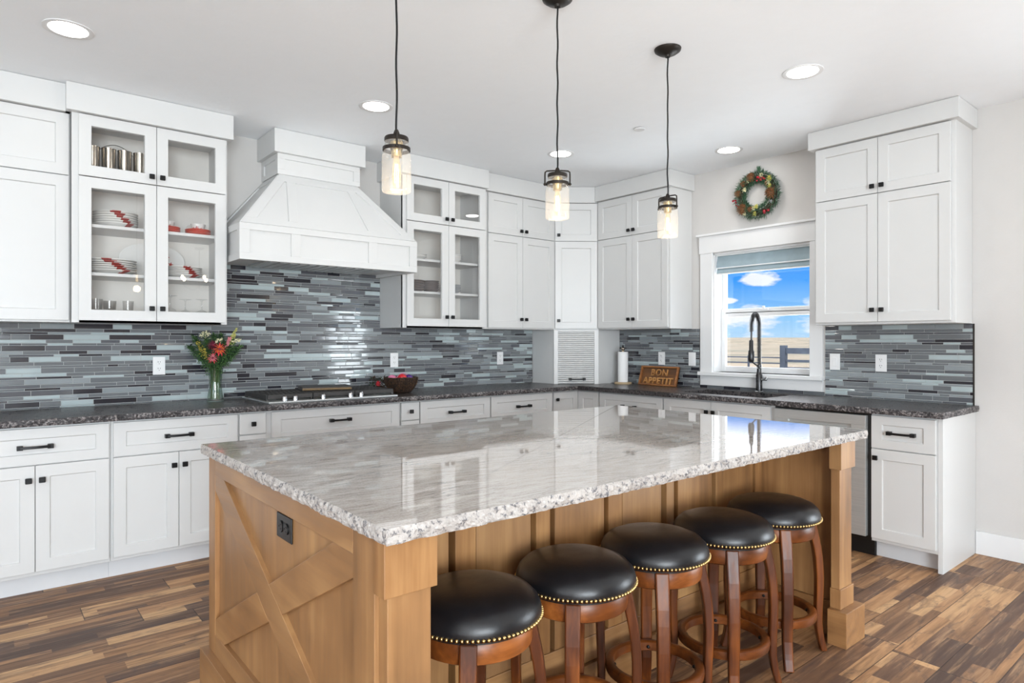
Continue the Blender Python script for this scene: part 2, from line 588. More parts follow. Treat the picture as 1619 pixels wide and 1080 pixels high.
# ------------------------------------------------------------------ mesh builder
class MB:
    def __init__(self):
        self.v, self.f, self.m = [], [], []

    def add(self, vs, fs, mi=0):
        o = len(self.v)
        self.v += [tuple(p) for p in vs]
        for f in fs:
            self.f.append(tuple(i + o for i in f))
            self.m.append(mi)
        return self

    def box(self, x0, x1, y0, y1, z0, z1, mi=0):
        if x1 < x0: x0, x1 = x1, x0
        if y1 < y0: y0, y1 = y1, y0
        if z1 < z0: z0, z1 = z1, z0
        return self.add([(x0, y0, z0), (x1, y0, z0), (x1, y1, z0), (x0, y1, z0), (x0, y0, z1), (x1, y0, z1), (x1, y1, z1), (x0, y1, z1)],
                        [(0, 3, 2, 1), (4, 5, 6, 7), (0, 1, 5, 4), (1, 2, 6, 5), (2, 3, 7, 6), (3, 0, 4, 7)], mi)

    def prism(self, poly, z0, z1, mi=0, axis='z'):
        """poly: counter-clockwise 2-D points; extruded along axis."""
        n = len(poly)
        def P(a, b, h):
            return {'z': (a, b, h), 'y': (a, h, b), 'x': (h, a, b)}[axis]
        vs = [P(a, b, z0) for a, b in poly] + [P(a, b, z1) for a, b in poly]
        fs = [tuple(range(n))[::-1], tuple(range(n, 2 * n))]
        fs += [(i, (i + 1) % n, (i + 1) % n + n, i + n) for i in range(n)]
        if axis == 'y':
            fs = [tuple(reversed(f)) for f in fs]
        return self.add(vs, fs, mi)

    def lathe(self, prof, n=24, c=(0, 0, 0), mi=0, axis='z', mfun=None, close=False):
        o = len(self.v)
        k = len(prof)
        for i in range(n):
            a = 2 * PI * i / n
            for r, h in prof:
                p = (r * math.cos(a), r * math.sin(a), h)
                if axis == 'x': p = (p[2], p[0], p[1])
                if axis == 'y': p = (p[1], p[2], p[0])
                self.v.append((p[0] + c[0], p[1] + c[1], p[2] + c[2]))
        rng = range(k if close else k - 1)
        for i in range(n):
            j = (i + 1) % n
            for q in rng:
                q2 = (q + 1) % k
                self.f.append((o + i * k + q, o + j * k + q, o + j * k + q2, o + i * k + q2))
                self.m.append(mfun(2 * PI * (i + .5) / n, q) if mfun else mi)
        if not close:
            if prof[0][0] > 1e-6:
                self.f.append(tuple(o + i * k for i in range(n))[::-1]); self.m.append(mi)
            if prof[-1][0] > 1e-6:
                self.f.append(tuple(o + i * k + k - 1 for i in range(n))); self.m.append(mi)
        return self

    def sphere(self, c, r, n=12, mi=0, sz=1.0):
        prof = [(max(1e-7, r * math.sin(PI * q / (n // 2))), -r * sz * math.cos(PI * q / (n // 2))) for q in range(n // 2 + 1)]
        return self.lathe(prof, n, c, mi)

    def tube(self, pts, r, n=8, mi=0, closed=False, sect=None, up=None):
        """sweep a circle (or a rectangle sect=(w,h) with 'up' reference) along pts; r may be a list"""
        pts = [Vector(p) for p in pts]
        N = len(pts)
        o = len(self.v)
        prev = None
        for i, p in enumerate(pts):
            if closed:
                d = pts[(i + 1) % N] - pts[i - 1]
            else:
                d = pts[min(i + 1, N - 1)] - pts[max(i - 1, 0)]
            d.normalize()
            ref = Vector(up) if up is not None else (prev if prev is not None else (Vector((0, 0, 1)) if abs(d.z) < 0.9 else Vector((1, 0, 0))))
            a = d.cross(ref)
            if a.length < 1e-6:
                a = d.orthogonal()
            a.normalize()
            b = a.cross(d).normalized()
            prev = b
            rr = r[i] if isinstance(r, (list, tuple)) else r
            if sect:
                w, h = (sect[i] if isinstance(sect[0], (list, tuple)) else sect)
                ring = [(-w / 2, -h / 2), (w / 2, -h / 2), (w / 2, h / 2), (-w / 2, h / 2)]
            else:
                ring = [(rr * math.cos(2 * PI * k / n), rr * math.sin(2 * PI * k / n)) for k in range(n)]
            for u, w_ in ring:
                q = p + a * u + b * w_
                self.v.append((q.x, q.y, q.z))
        n = 4 if sect else n
        M = N if closed else N - 1
        for i in range(M):
            j = (i + 1) % N
            for k in range(n):
                k2 = (k + 1) % n
                self.f.append((o + i * n + k, o + i * n + k2, o + j * n + k2, o + j * n + k)); self.m.append(mi)
        if not closed:
            self.f.append(tuple(o + k for k in range(n))[::-1]); self.m.append(mi)
            self.f.append(tuple(o + (N - 1) * n + k for k in range(n))); self.m.append(mi)
        return self

    def xf(self, M, start=0):
        for i in range(start, len(self.v)):
            q = M @ Vector(self.v[i])
            self.v[i] = (q.x, q.y, q.z)
        return self

    def build(self, name, mats, parent=None, smooth=None, bevel=0.0, segs=2, loc=None, rot=None):
        me = bpy.data.meshes.new(name)
        me.from_pydata(self.v, [], self.f)
        if isinstance(mats, str):
            mats = [mats]
        for m in mats:
            me.materials.append(MAT[m])
        me.polygons.foreach_set('material_index', self.m)
        if smooth:
            me.polygons.foreach_set('use_smooth', [True] * len(me.polygons))
            me.set_sharp_from_angle(angle=RAD(smooth))
        me.update()
        o = bpy.data.objects.new(name, me)
        COL.objects.link(o)
        if parent is not None:
            o.parent = parent
        if loc is not None:
            o.location = loc
        if rot is not None:
            o.rotation_euler = rot
        if bevel:
            md = o.modifiers.new('edges', 'BEVEL')
            md.width = bevel
            md.segments = segs
            md.limit_method = 'ANGLE'
            md.angle_limit = RAD(40)
        return o


def tag(o, label, cat, group=None, kind=None):
    o['label'] = label
    o['category'] = cat
    if group:
        o['group'] = group
    if kind:
        o['kind'] = kind
    return o


def thing(name, label, cat, loc=(0, 0, 0), rz=0.0, group=None):
    o = bpy.data.objects.new(name, None)
    COL.objects.link(o)
    o.location = loc
    o.rotation_euler = (0, 0, rz)
    o.empty_display_size = 0.05
    return tag(o, label, cat, group)


def structure(o):
    o['kind'] = 'structure'
    return o


def copy_tree(o, parent=None):
    c = o.copy()
    COL.objects.link(c)
    if parent is not None:
        c.parent = parent
    for ch in list(o.children):
        copy_tree(ch, c)
    return c


# ------------------------------------------------------------------ room shell
XW, YS = -3.2, -5.0
structure(MB().box(XW - .2, XB + .16, YS - .2, YA + .2, -0.1, 0).build('floor', 'plank_floor'))
structure(MB().box(XW - .2, XB + .16, YS - .2, YA + .2, CZ, CZ + 0.1).build('ceiling', 'ceiling_white'))
structure(MB().box(XW - .2, XB + .16, YA, YA + .15, 0, CZ).build('wall_left', 'wall_greige'))
WY0, WY1, WZ0, WZ1 = 2.27, 3.10, 1.05, 2.04
wr = MB()
X0, X1 = XB, XB + .16
wr.box(X0, X1, WY1, YA, 0, CZ).box(X0, X1, WY0, WY1, 0, WZ0).box(X0, X1, WY0, WY1, WZ1, CZ)
wr.box(X0, X1, -0.1, WY0, 0, CZ).box(X0, X1, -1.5, -0.1, 2.1, CZ).box(X0, X1, YS, -1.5, 0, CZ)
structure(wr.build('wall_right', 'wall_greige'))
wb = MB().box(XW, XB, YS - .15, YS, 0, 0.35).box(XW, XB, YS - .15, YS, 2.35, CZ)
wb.box(XW, -3.08, YS - .15, YS, .35, 2.35).box(-.02, XB, YS - .15, YS, .35, 2.35)
structure(wb.build('wall_back', 'wall_greige'))
wn = MB().box(XW - .15, XW, YS, -1.0, 0, CZ).box(XW - .15, XW, 1.8, YA, 0, CZ)
wn.box(XW - .15, XW, -1.0, 1.8, 0, 0.4).box(XW - .15, XW, -1.0, 1.8, 2.4, CZ)
structure(wn.build('wall_near', 'wall_greige'))
structure(MB().box(XB - .016, XB - .001, -0.1, 1.248, 0, 0.14).build('baseboard_right', 'trim_white', bevel=.003))

# patio door frame (out of the picture, seen mirrored in the tiles)
pd = bpy.data.objects.new('door_1', None); COL.objects.link(pd); structure(pd)
mb = MB()
for y in (-1.5, -0.83, -0.16):
    mb.box(XB + .04, XB + .10, y, y + .06, 0.0, 2.1)
mb.box(XB + .04, XB + .10, -1.5, -.1, 2.03, 2.1).box(XB + .04, XB + .10, -1.5, -.1, 0, .07)
mb.build('door_frame', 'trim_white', pd)

# ------------------------------------------------------------------ kitchen window
win = bpy.data.objects.new('window_1', None); COL.objects.link(win); structure(win)
xi = XB - 0.022
mb = MB()
mb.box(xi, XB - .001, WY1 - .005, WY1 + .11, WZ0 - .005, WZ1 + .005)
mb.box(xi, XB - .001, WY0 - .09, WY0 + .005, WZ0 - .005, WZ1 + .005)
mb.box(xi - .004, XB - .001, WY0 - .10, WY1 + .12, WZ1 + .005, WZ1 + .150)
mb.box(xi - .020, XB - .001, WY0 - .12, WY1 + .14, WZ1 + .150, WZ1 + .168)
mb.build('casing', 'trim_white', win, bevel=.002)
MB().box(xi - .03, XB + .12, WY0 - .10, WY1 + .12, WZ0 - .03, WZ0).build('window_sill', 'trim_white', win, bevel=.004)
MB().box(xi, XB - .001, WY0 - .09, WY1 + .11, WZ0 - .112, WZ0 - .03).build('apron', 'trim_white', win, bevel=.002)
mb = MB()   # reveal lining
mb.box(XB, XB + .155, WY1 - .012, WY1, WZ0, WZ1).box(XB, XB + .155, WY0, WY0 + .012, WZ0, WZ1).box(XB, XB + .155, WY0, WY1, WZ1 - .012, WZ1)
mb.build('jamb', 'trim_white', win)
xa, xb_ = XB + .105, XB + .155


def ring(mb, y0, y1, z0, z1, w, xa, xb_, wb=None):
    wb = wb or w
    mb.box(xa, xb_, y0, y0 + w, z0, z1).box(xa, xb_, y1 - w, y1, z0, z1)
    mb.box(xa, xb_, y0 + w, y1 - w, z0, z0 + wb).box(xa, xb_, y0 + w, y1 - w, z1 - w, z1)


mb = MB(); ring(mb, WY0 + .012, WY1 - .012, 1.545, WZ1 - .012, .030, XB + .125, xb_)
mb.build('upper_sash', 'plastic_white', win, bevel=.003)
mb = MB(); ring(mb, WY0 + .012, WY1 - .012, WZ0, 1.578, .040, xa, XB + .130, .048)
mb.box(xa, XB + .13, WY0 + .05, WY1 - .05, 1.51, 1.55)
mb.build('lower_sash', 'plastic_white', win, bevel=.003)
MB().box(XB + .138, XB + .142, WY0 + .04, WY1 - .04, 1.57, WZ1 - .04).build('upper_pane', 'pane_glass', win)
MB().box(XB + .116, XB + .120, WY0 + .05, WY1 - .05, WZ0 + .045, 1.512).build('lower_pane', 'pane_glass', win)
mb = MB().box(xa - .012, xa, 2.66, 2.74, 1.556, 1.572).box(xa - .02, xa - .004, 2.69, 2.71, 1.572, 1.590)
mb.build('latch', 'plastic_white', win, bevel=.003)

# roman shade drawn up under the head of the window
sh = thing('roman_shade', 'grey-blue striped roman shade drawn up at the window head', 'window shade', (XB + .06, 2.685, WZ1 - .012))
mb = MB()
zt = 0.0
prof = [(0, -.012), (-.10, -.022), (-.112, -.03), (-.118, -.012), (-.10, -.006), (-.155, -.028), (-.165, -.020), (-.15, -.004), (-.11, 0.0), (0, 0.0)]
mb.prism([(y, z) for z, y in prof], -.395, .395, axis='x')
mb.xf(Matrix(((0, 1, 0, 0), (1, 0, 0, 0), (0, 0, 1, 0), (0, 0, 0, 1))))
mb = MB()
pts = [(-.018, 0), (-.030, -.05), (-.040, -.092), (-.036, -.112), (-.024, -.104), (-.022, -.110), (-.034, -.132), (-.038, -.150), (-.028, -.158), (-.018, -.150), (-.012, -.10), (-.006, 0)]
n = len(pts)
vs = [(x, -.395, z) for x, z in pts] + [(x, .395, z) for x, z in pts]
fs = [tuple(range(n)), tuple(range(2 * n - 1, n - 1, -1))] + [(i, i + n, (i + 1) % n + n, (i + 1) % n) for i in range(n)]
mb.add(vs, fs)
mb.build('shade_cloth', 'shade_blue', sh, smooth=60)
MB().box(-.042, -.036, -.395, .395, -.117, -.108).build('fold_edge', 'shade_edge', sh)
MB().box(-.039, -.022, -.395, .395, -.165, -.155).build('hem', 'shade_edge', sh)
mb = MB().box(-.040, 0.0, -.398, .398, -.012, .0)
mb.build('headrail', 'shade_edge', sh)

# ------------------------------------------------------------------ outside: grassland and pipe fence
structure(MB().add([(5.2, -300, -.55), (900, -300, -.55), (900, 900, -.55), (5.2, 900, -.55)], [(0, 1, 2, 3)]).build('ground', 'dry_grassland'))
structure(MB().lathe([(700, -6), (520, 3.0), (360, 6.5), (160, 6.2), (1e-4, 7.0)], 48, (900, 620, -1)).build('hill', 'dry_grassland', smooth=60))
fe = thing('field_fence', 'dark timber field fence with a thick post seen through the window', 'fence', (15, 0, -.55))
for y, w_, h in ((7.86, .13, 1.76), (5.2, .10, 1.62), (2.4, .1, 1.62)):
    MB().box(-w_ / 2, w_ / 2, y - w_ / 2, y + w_ / 2, 0, h).build('post', 'fence_grey', fe)
for z0, z1 in ((1.56, 1.70), (1.36, 1.42), (1.10, 1.24)):
    MB().box(-.03, .03, -1, 7.8, z0, z1).build('rail', 'fence_grey', fe)
fw = thing('wire_fence', 'thin pale rail fence running off behind the faucet, beyond the window', 'fence', (15.2, 0, -.55))
for y in (8.9, 10.1, 11.6):
    MB().box(-.02, .02, y - .02, y + .02, 0, 1.50).build('post', 'fence_grey', fw)
for z in (1.44, 1.30, 1.16):
    MB().box(-.012, .012, 7.9, 13, z, z + .03).build('rail', 'fence_grey', fw)


# ------------------------------------------------------------------ joinery helpers (local frame: x along the front, y into the wall, z up)
def shaker(mb, x0, x1, z0, z1, yf=-.021, t=.020, st=.060, rec=.009, glass=False, rail=None):
    rail = rail or st
    a0, a1, b0, b1 = x0 + st, x1 - st, z0 + rail, z1 - rail
    yb = yf + t
    yr = yb if glass else yf + rec
    O = [(x0, yf, z0), (x1, yf, z0), (x1, yf, z1), (x0, yf, z1)]
    I = [(a0, yf, b0), (a1, yf, b0), (a1, yf, b1), (a0, yf, b1)]
    c = 0.003
    J = [(a0 + c, yr, b0 + c), (a1 - c, yr, b0 + c), (a1 - c, yr, b1 - c), (a0 + c, yr, b1 - c)]
    B = [(x0, yb, z0), (x1, yb, z0), (x1, yb, z1), (x0, yb, z1)]
    fs = []
    for i in range(4):
        j = (i + 1) % 4
        fs.append((i, j, j + 4, i + 4))
        fs.append((i + 4, j + 4, j + 8, i + 8))
        fs.append((j, i, i + 12, j + 12))
        if glass:
            fs.append((i + 8, j + 8, j + 12, i + 12))
    if not glass:
        fs += [(8, 9, 10, 11), (15, 14, 13, 12)]
    mb.add(O + I + J + B, fs)
    return (a0, a1, b0, b1)


def add_knob(parent, x, z, yf=-.021):
    mb = MB()
    mb.box(x - .006, x + .006, yf - .016, yf, z - .006, z + .006)
    mb.box(x - .014, x + .014, yf - .028, yf - .014, z - .014, z + .014)
    return mb.build('knob', 'black_metal', parent, bevel=.003)


def add_pull(parent, x, z, yf=-.021, L=.150):
    mb = MB()
    for s in (-1, 1):
        cx = x + s * (L / 2 - .012)
        mb.box(cx - .013, cx + .013, yf - .030, yf, z - .011, z + .011)
    pts = [(x + L * (k / 8 - .5) * .86, yf - .026 - .006 * math.sin(PI * k / 8), z) for k in range(9)]
    mb.tube(pts, .006, sect=(.013, .009), up=(0, 1, 0))
    return mb.build('handle', 'black_metal', parent, bevel=.002)


def crown(mb, x0, x1, y_front, y_back, z0, z1, e=.028):
    """box crown board wrapping the front and sides; e = how far it stands out of the doors"""
    mb.box(x0, x1, y_front - e, y_back, z0, z1)


def cabinet(name, label, loc, rz, w, d, z0, z1, fronts, toe=0, hollow=False, shelves=(), crown_z=None, crown_ext=(0.028, 0.028), group=None, cat='cabinet', body_poly=None, shelf_poly=None):
    t = thing(name, label, cat, (loc[0], loc[1], 0), rz, group)
    if body_poly is not None:
        MB().prism(body_poly, z0, z1).build('body', 'cabinet_white', t, bevel=.002)
    elif hollow:
        mb = MB()
        k = .018
        mb.box(0, k, 0, d, z0, z1).box(w - k, w, 0, d, z0, z1)
        mb.box(k, w - k, 0, d, z0, z0 + k).box(k, w - k, 0, d, z1 - k, z1)
        mb.box(k, w - k, 0, .019, z0, z0 + .03).box(k, w - k, 0, .019, z1 - .03, z1)
        mb.box(0, .035, -.0005, .019, z0, z1).box(w - .035, w, -.0005, .019, z0, z1)
        mb.build('body', 'cabinet_white', t)
        MB().box(k, w - k, d - .012, d - .002, z0 + k, z1 - k).build('back_panel', 'cabinet_inside', t)
        for zs in shelves:
            MB().box(k, w - k, .03, d - .012, zs - .019, zs).build('shelf', 'cabinet_white', t, bevel=.002)
    else:
        MB().box(0, w, 0, d, z0, z1).build('body', 'cabinet_white', t, bevel=.002)
    if toe:
        MB().box(0, w, toe, d, 0, z0).build('toe_kick', 'grey_toe', t)
    for f in fronts:
        kind, x0, x1, fz0, fz1 = f[:5]
        hw = f[5] if len(f) > 5 else None
        mb = MB()
        if kind == 'slab':
            mb.box(x0, x1, -.021, -.001, fz0, fz1)
            o = mb.build('drawer', 'cabinet_white', t, bevel=.002)
        else:
            small = (fz1 - fz0) < 0.25
            r = shaker(mb, x0, x1, fz0, fz1, glass=(kind == 'glass'), rail=.052 if small else .060)
            o = mb.build('drawer' if kind == 'drawer' else 'door', 'cabinet_white', t, bevel=.0015)
            if kind == 'glass':
                a0, a1, b0, b1 = r
                MB().box(a0 - .004, a1 + .004, -.010, -.006, b0 - .004, b1 + .004).build('glass_pane', 'pane_glass', o)
        if hw:
            if hw[0] == 'knob':
                add_knob(o, hw[1], hw[2])
            else:
                add_pull(o, hw[1], hw[2])
    if crown_z is not None:
        mb = MB()
        mb.box(-crown_ext[0], w + crown_ext[1], -.021 - .028, d, crown_z, CZ - .002)
        mb.build('crown_board', 'cabinet_white', t, bevel=.002)
    return t


WG = 'white wall cabinets'
BG = 'white base cabinets'
# ---- wall A uppers
ZB, ZSP, ZCR = 1.412, 2.232, 2.577
YU, YG = 4.375, 4.320


def pair(x0, xm, x1, z0, z1, kind='door', kz=None, dk=.028):
    kz = kz if kz is not None else z0 + .035
    return [(kind, x0, xm - .0015, z0, z1, ('knob', xm - dk, kz)), (kind, xm + .0015, x1, z0, z1, ('knob', xm + dk, kz))]


def up_fronts(x0, xm, x1, z0, zs, z1, kind='door'):
    return pair(x0, xm, x1, z0, zs - .003, kind, z0 + .075) + pair(x0, xm, x1, zs + .003, z1, kind, zs + .045)


# plain cabinet at the left end
x0 = -.52
cabinet('wall_cabinet', 'plain white wall cabinet cut by the picture edge, beside the china cabinet', (x0, YU), 0, .390 - x0, YA - YU - .002, ZB, ZCR + .02,
        up_fronts(.004, .448, .383 - x0, ZB + .012, ZSP, ZCR), crown_z=ZCR + .004, crown_ext=(0, 0), group=WG)
# glass cabinet with china
gx = .392
cabinet('wall_cabinet', 'white glass-door wall cabinet holding maple-leaf china and wine glasses', (gx, YG), 0, 1.211 - gx, YA - YG - .002, ZB, ZCR + .02,
        up_fronts(.423 - gx, .810 - gx, 1.199 - gx, ZB + .012, ZSP, ZCR, 'glass'), hollow=True, shelves=(1.70, 1.975, ZSP + .010), crown_z=ZCR + .004, group=WG)
# glass cabinet with grey plates
gx2 = 2.481
cabinet('wall_cabinet', 'white glass-door wall cabinet holding grey plates, beside the range hood', (gx2, YG), 0, 3.275 - gx2, YA - YG - .002, ZB, ZCR + .02,
        up_fronts(2.510 - gx2, 2.890 - gx2, 3.262 - gx2, ZB + .012, ZSP, ZCR, 'glass'), hollow=True, shelves=(1.70, 1.955, ZSP + .010), crown_z=ZCR + .004, crown_ext=(.028, 0), group=WG)
# plain pair
gx3 = 3.3205
cabinet('wall_cabinet', 'plain white double-door wall cabinet between the grey-plate cabinet and the corner', (gx3 - .044, YU), 0, 4.108 - gx3 + .044, YA - YU - .002, ZB, ZCR + .02,
        up_fronts(3.332 - gx3 + .044, 3.716 - gx3 + .044, 4.096 - gx3 + .044, ZB + .012, ZSP, ZCR), crown_z=ZCR + .004, crown_ext=(-.002, 0), group=WG)

# diagonal corner cabinet
PL, PR = Vector((4.1095, 4.3755)), Vector((4.4345, 4.1165))
ang = math.atan2(PR.y - PL.y, PR.x - PL.x)
dw = (PR - PL).length


def to_local(p, org, a):
    q = Vector(p) - org
    return (q.x * math.cos(a) + q.y * math.sin(a), -q.x * math.sin(a) + q.y * math.cos(a))


poly = [to_local(p, PL, ang) for p in ((PL.x, PL.y), (PR.x, PR.y), (XB - .002, 4.1165), (XB - .002, YA - .002), (4.1095, YA - .002))]
dc = cabinet('corner_wall_cabinet', 'narrow single-door white wall cabinet set diagonally in the room corner', PL, ang, dw, .3, ZB, 2.60,
             [('door', .012, dw - .012, ZB + .012, ZSP - .003, ('knob', .045, ZB + .085)), ('door', .012, dw - .012, ZSP + .003, ZCR + .006, ('knob', .045, ZSP + .055))],
             body_poly=poly, group=WG)
cp = [to_local(p, PL, ang) for p in ((PL.x, PL.y), (PR.x, PR.y), (XB - .002, 4.1165), (XB - .002, YA - .002), (4.1095, YA - .002))]
# crown meets the neighbours' crowns, 49 mm in front of the doors
e = .049
c0 = to_local((4.1095, 4.375 - e), PL, ang)
c1 = to_local((4.4345 - e, 4.1165), PL, ang)
MB().prism([c0, c1] + cp[2:], ZCR + .010, CZ - .002).build('crown_board', 'cabinet_white', dc, bevel=.002)

# appliance garage under it
ga = thing('appliance_garage', 'white tambour-door appliance garage standing in the counter corner', 'appliance garage', (PL.x, PL.y, 0), ang)
fz0, fz1 = ZC + .0005, ZB - .001
mb = MB()
th = .018
inner = [to_local(p, PL, ang) for p in ((PL.x, PL.y), (4.1095, YA - .010), (4.1095 + th, YA - .010), (PL.x + th, PL.y + .0))]
mb.prism(inner[::-1], fz0, fz1)
mb.build('side_panel', 'cabinet_white', ga)
mb = MB()
inner = [to_local(p, PL, ang) for p in ((PR.x, PR.y), (XB - .010, PR.y), (XB - .010, PR.y + th), (PR.x, PR.y + th))]
mb.prism(inner, fz0, fz1)
mb.build('side_panel', 'cabinet_white', ga)
mb = MB().box(0, .040, -.019, .004, fz0, fz1).box(dw - .040, dw, -.019, .004, fz0, fz1).box(.04, dw - .04, -.019, .004, fz1 - .016, fz1)
mb.build('frame', 'cabinet_white', ga, bevel=.001)
mb = MB()
ns = 26
for k in range(ns):
    za = fz0 + .002 + (fz1 - .018 - fz0) * k / ns
    zb2 = fz0 + .002 + (fz1 - .018 - fz0) * (k + 1) / ns - .0012
    zm = (za + zb2) / 2
    mb.prism([(-.004, za), (-.010, za + .002), (-.012, zm), (-.010, zb2 - .002), (-.004, zb2), (.004, zb2), (.004, za)][::-1], .041, dw - .041, axis='x')
td = mb.build('tambour_door', 'cabinet_white', ga)
add_pull(td, dw / 2 + .008, ZC + .045, -.010, .155)

# ---- wall B uppers
XU = 4.435
cabinet('wall_cabinet', 'white double-door wall cabinet above the carved sign and paper towels', (XU, 4.114), -PI / 2, 4.114 - 3.306, XB - XU - .002, ZB + .002, 2.612,
        up_fronts(.010, .414, 4.114 - 3.320, ZB + .014, ZSP + .006, 2.590), crown_z=2.596, crown_ext=(0, .028), group=WG)
cabinet('wall_cabinet', 'white double-door wall cabinet hung beside the window over the counter end', (XU, 2.098), -PI / 2, 2.098 - 1.268, XB - XU - .002, 1.416, 2.630,
        up_fronts(.014, 2.098 - 1.690, 2.098 - 1.290, 1.432, 2.252, 2.608), crown_z=2.614, group=WG)

# ------------------------------------------------------------------ base cabinets
YB = 4.105
DB = YA - YB - .002
ZT, ZBB = .8745, .105
DT, DG, DBm = .862, .674, .128       # drawer top, drawer/door gap, door bottom


def base(label, xa, xb2, fronts):
    return cabinet('base_cabinet', label, (xa, YB), 0, xb2 - xa - .0008, DB, ZBB, ZT, fronts, toe=.075, group=BG)


def std(x0, x1):
    xm = (x0 + x1) / 2
    return [('drawer', x0, x1, DG + .003, DT, ('pull', xm, (DG + DT) / 2))] + pair(x0, xm, x1, DBm, DG - .003, 'door', DG - .075)


a = -.125
base('white drawer-over-doors base cabinet cut by the picture edge', a, .550, std(-.106 - a, .540 - a))
a = .550
base('white drawer-over-doors base cabinet below the vase of flowers', a, 1.2135, std(.560 - a, 1.208 - a))
a = 1.2135
base('narrow white base cabinet with a single knob drawer below the flower-vase side of the cooktop', a, 1.3835,
     [('slab', 1.219 - a, 1.377 - a, .735, DT, ('knob', .084, .798)), ('door', 1.219 - a, 1.377 - a, DBm, .729)])
a = 1.3835
base('wide white drawer base cabinet below the gas cooktop', a, 2.333,
     [('drawer', 1.413 - a, 2.322 - a, .672, DT, ('pull', (1.413 + 2.322) / 2 - a, .780)), ('drawer', 1.413 - a, 2.322 - a, .402, .666), ('drawer', 1.413 - a, 2.322 - a, DBm, .396)])
a = 2.333
base('narrow white base cabinet with a single knob drawer below the woven bowl', a, 2.4915,
     [('slab', 2.338 - a, 2.487 - a, .735, DT, ('knob', .079, .798)), ('door', 2.338 - a, 2.487 - a, DBm, .729)])
a = 2.4915
base('white drawer base cabinet next to the narrow one below the woven bowl', a, 3.148,
     [('drawer', 2.496 - a, 3.142 - a, DG + .003, DT, ('pull', .326, .768)), ('drawer', 2.496 - a, 3.142 - a, .402, .668), ('drawer', 2.496 - a, 3.142 - a, DBm, .396)])
a = 3.148
base('white drawer base cabinet beside the inner corner of the counter', a, 3.828,
     [('drawer', 3.154 - a, 3.818 - a, DG + .003, DT, ('pull', .340, .768)), ('drawer', 3.154 - a, 3.818 - a, .402, .668), ('drawer', 3.154 - a, 3.818 - a, DBm, .396)])
# corner unit with folding doors
co = thing('corner_base_cabinet', 'white corner base cabinet with a folding door pair', 'cabinet', (3.8285, YB, 0), 0, BG)
XBF = 4.155
mb = MB()
lw = XB - 3.8285 - .002
mb.box(0, lw, 0, DB, ZBB, ZT).box(XBF - 3.8285, lw, 3.836 - YB, 0, ZBB, ZT)
mb.build('body', 'cabinet_white', co)
mb = MB().box(0, XBF - 3.8285 + .075, .075, .09, 0, ZBB).box(XBF - 3.8285 + .075, XBF - 3.8285 + .09, 3.836 - YB, .075, 0, ZBB)
mb.build('toe_kick', 'grey_toe', co)
mb = MB(); shaker(mb, .010, XBF - 3.8285 - .022, DBm, DT)
o = mb.build('door', 'cabinet_white', co, bevel=.0015)
add_knob(o, .040, .800)
mb = MB(); shaker(mb, .022, .262, DBm, DT)
mb.xf(Matrix.Translation((XBF - 3.8285, 0, 0)) @ Matrix.Rotation(-PI / 2, 4, 'Z'))
mb.build('door', 'cabinet_white', co, bevel=.0015)


def baseB(label, ya, yb2, fronts, name='base_cabinet'):
    return cabinet(name, label, (XBF, ya), -PI / 2, ya - yb2 - .0008, XB - XBF - .002, ZBB, ZT, fronts, toe=.075, group=BG)


a = 3.8355
baseB('white drawer base cabinet below the carved sign', a, 3.1515,
      [('drawer', a - 3.824, a - 3.158, DG + .003, DT, ('pull', .345, .768)), ('drawer', a - 3.824, a - 3.158, .402, .668), ('drawer', a - 3.824, a - 3.158, DBm, .396)])
a = 3.1515
# sink cabinet is open at the top so the basin hangs inside it
sk = thing('sink_base_cabinet', 'white two-door sink base cabinet below the kitchen window', 'cabinet', (XBF, a, 0), -PI / 2, BG)
w_ = a - 2.2335
dd = XB - XBF - .002
mb = MB().box(0, .018, 0, dd, ZBB, ZT).box(w_ - .018, w_, 0, dd, ZBB, ZT).box(.018, w_ - .018, 0, .018, ZBB, ZT).box(.018, w_ - .018, dd - .01, dd, ZBB, ZT).box(.018, w_ - .018, .018, dd - .01, ZBB, ZBB + .018)
mb.build('body', 'cabinet_white', sk)
MB().box(0, w_, .075, .09, 0, ZBB).build('toe_kick', 'grey_toe', sk)
for f in pair(a - 3.145, a - 2.722, a - 2.262, DBm, DT, 'door', DT - .075):
    mb = MB(); shaker(mb, *f[1:5])
    o = mb.build('door', 'cabinet_white', sk, bevel=.0015)
    add_knob(o, *f[5][1:])
# dishwasher
dwv = thing('dishwasher', 'stainless dishwasher with a black toe panel between sink and end cabinet', 'dishwasher', (XBF, 2.2325, 0), -PI / 2)
w_ = 2.2325 - 1.6255
MB().box(.004, w_ - .001, .004, dd, .10, ZT - .002).build('tub', 'black_gloss', dwv)
mb = MB().box(.004, .585, -.030, .004, .128, .775).box(.004, .585, -.030, .004, .796, .858).box(.004, .585, -.012, .004, .775, .796).box(.004, .10, -.030, -.012, .775, .796).box(.50, .585, -.030, -.012, .775, .796)
mb.build('door', 'stainless', dwv, bevel=.002)
MB().box(.004, w_ - .001, .055, .075, 0, .10).build('toe_panel', 'black_toe', dwv)
MB().box(.002, w_ - .001, -.008, .004, .858, ZT - .002).build('control_strip', 'black_gloss', dwv)
# end cabinet with finished end panel
a = 1.6245
ec = baseB('white end cabinet with one drawer and one door beside the dishwasher', a, 1.275,
           [('drawer', a - 1.6185, a - 1.2805, .668, DT, ('pull', .172, .765)), ('door', a - 1.6185, a - 1.2805, DBm, .662, ('knob', .034, .612))])
mb = MB()
mb.box(a - 1.2745, a - 1.2495, -.001, dd, 0, ZT)
mb.build('end_panel', 'cabinet_white', ec, bevel=.0015)


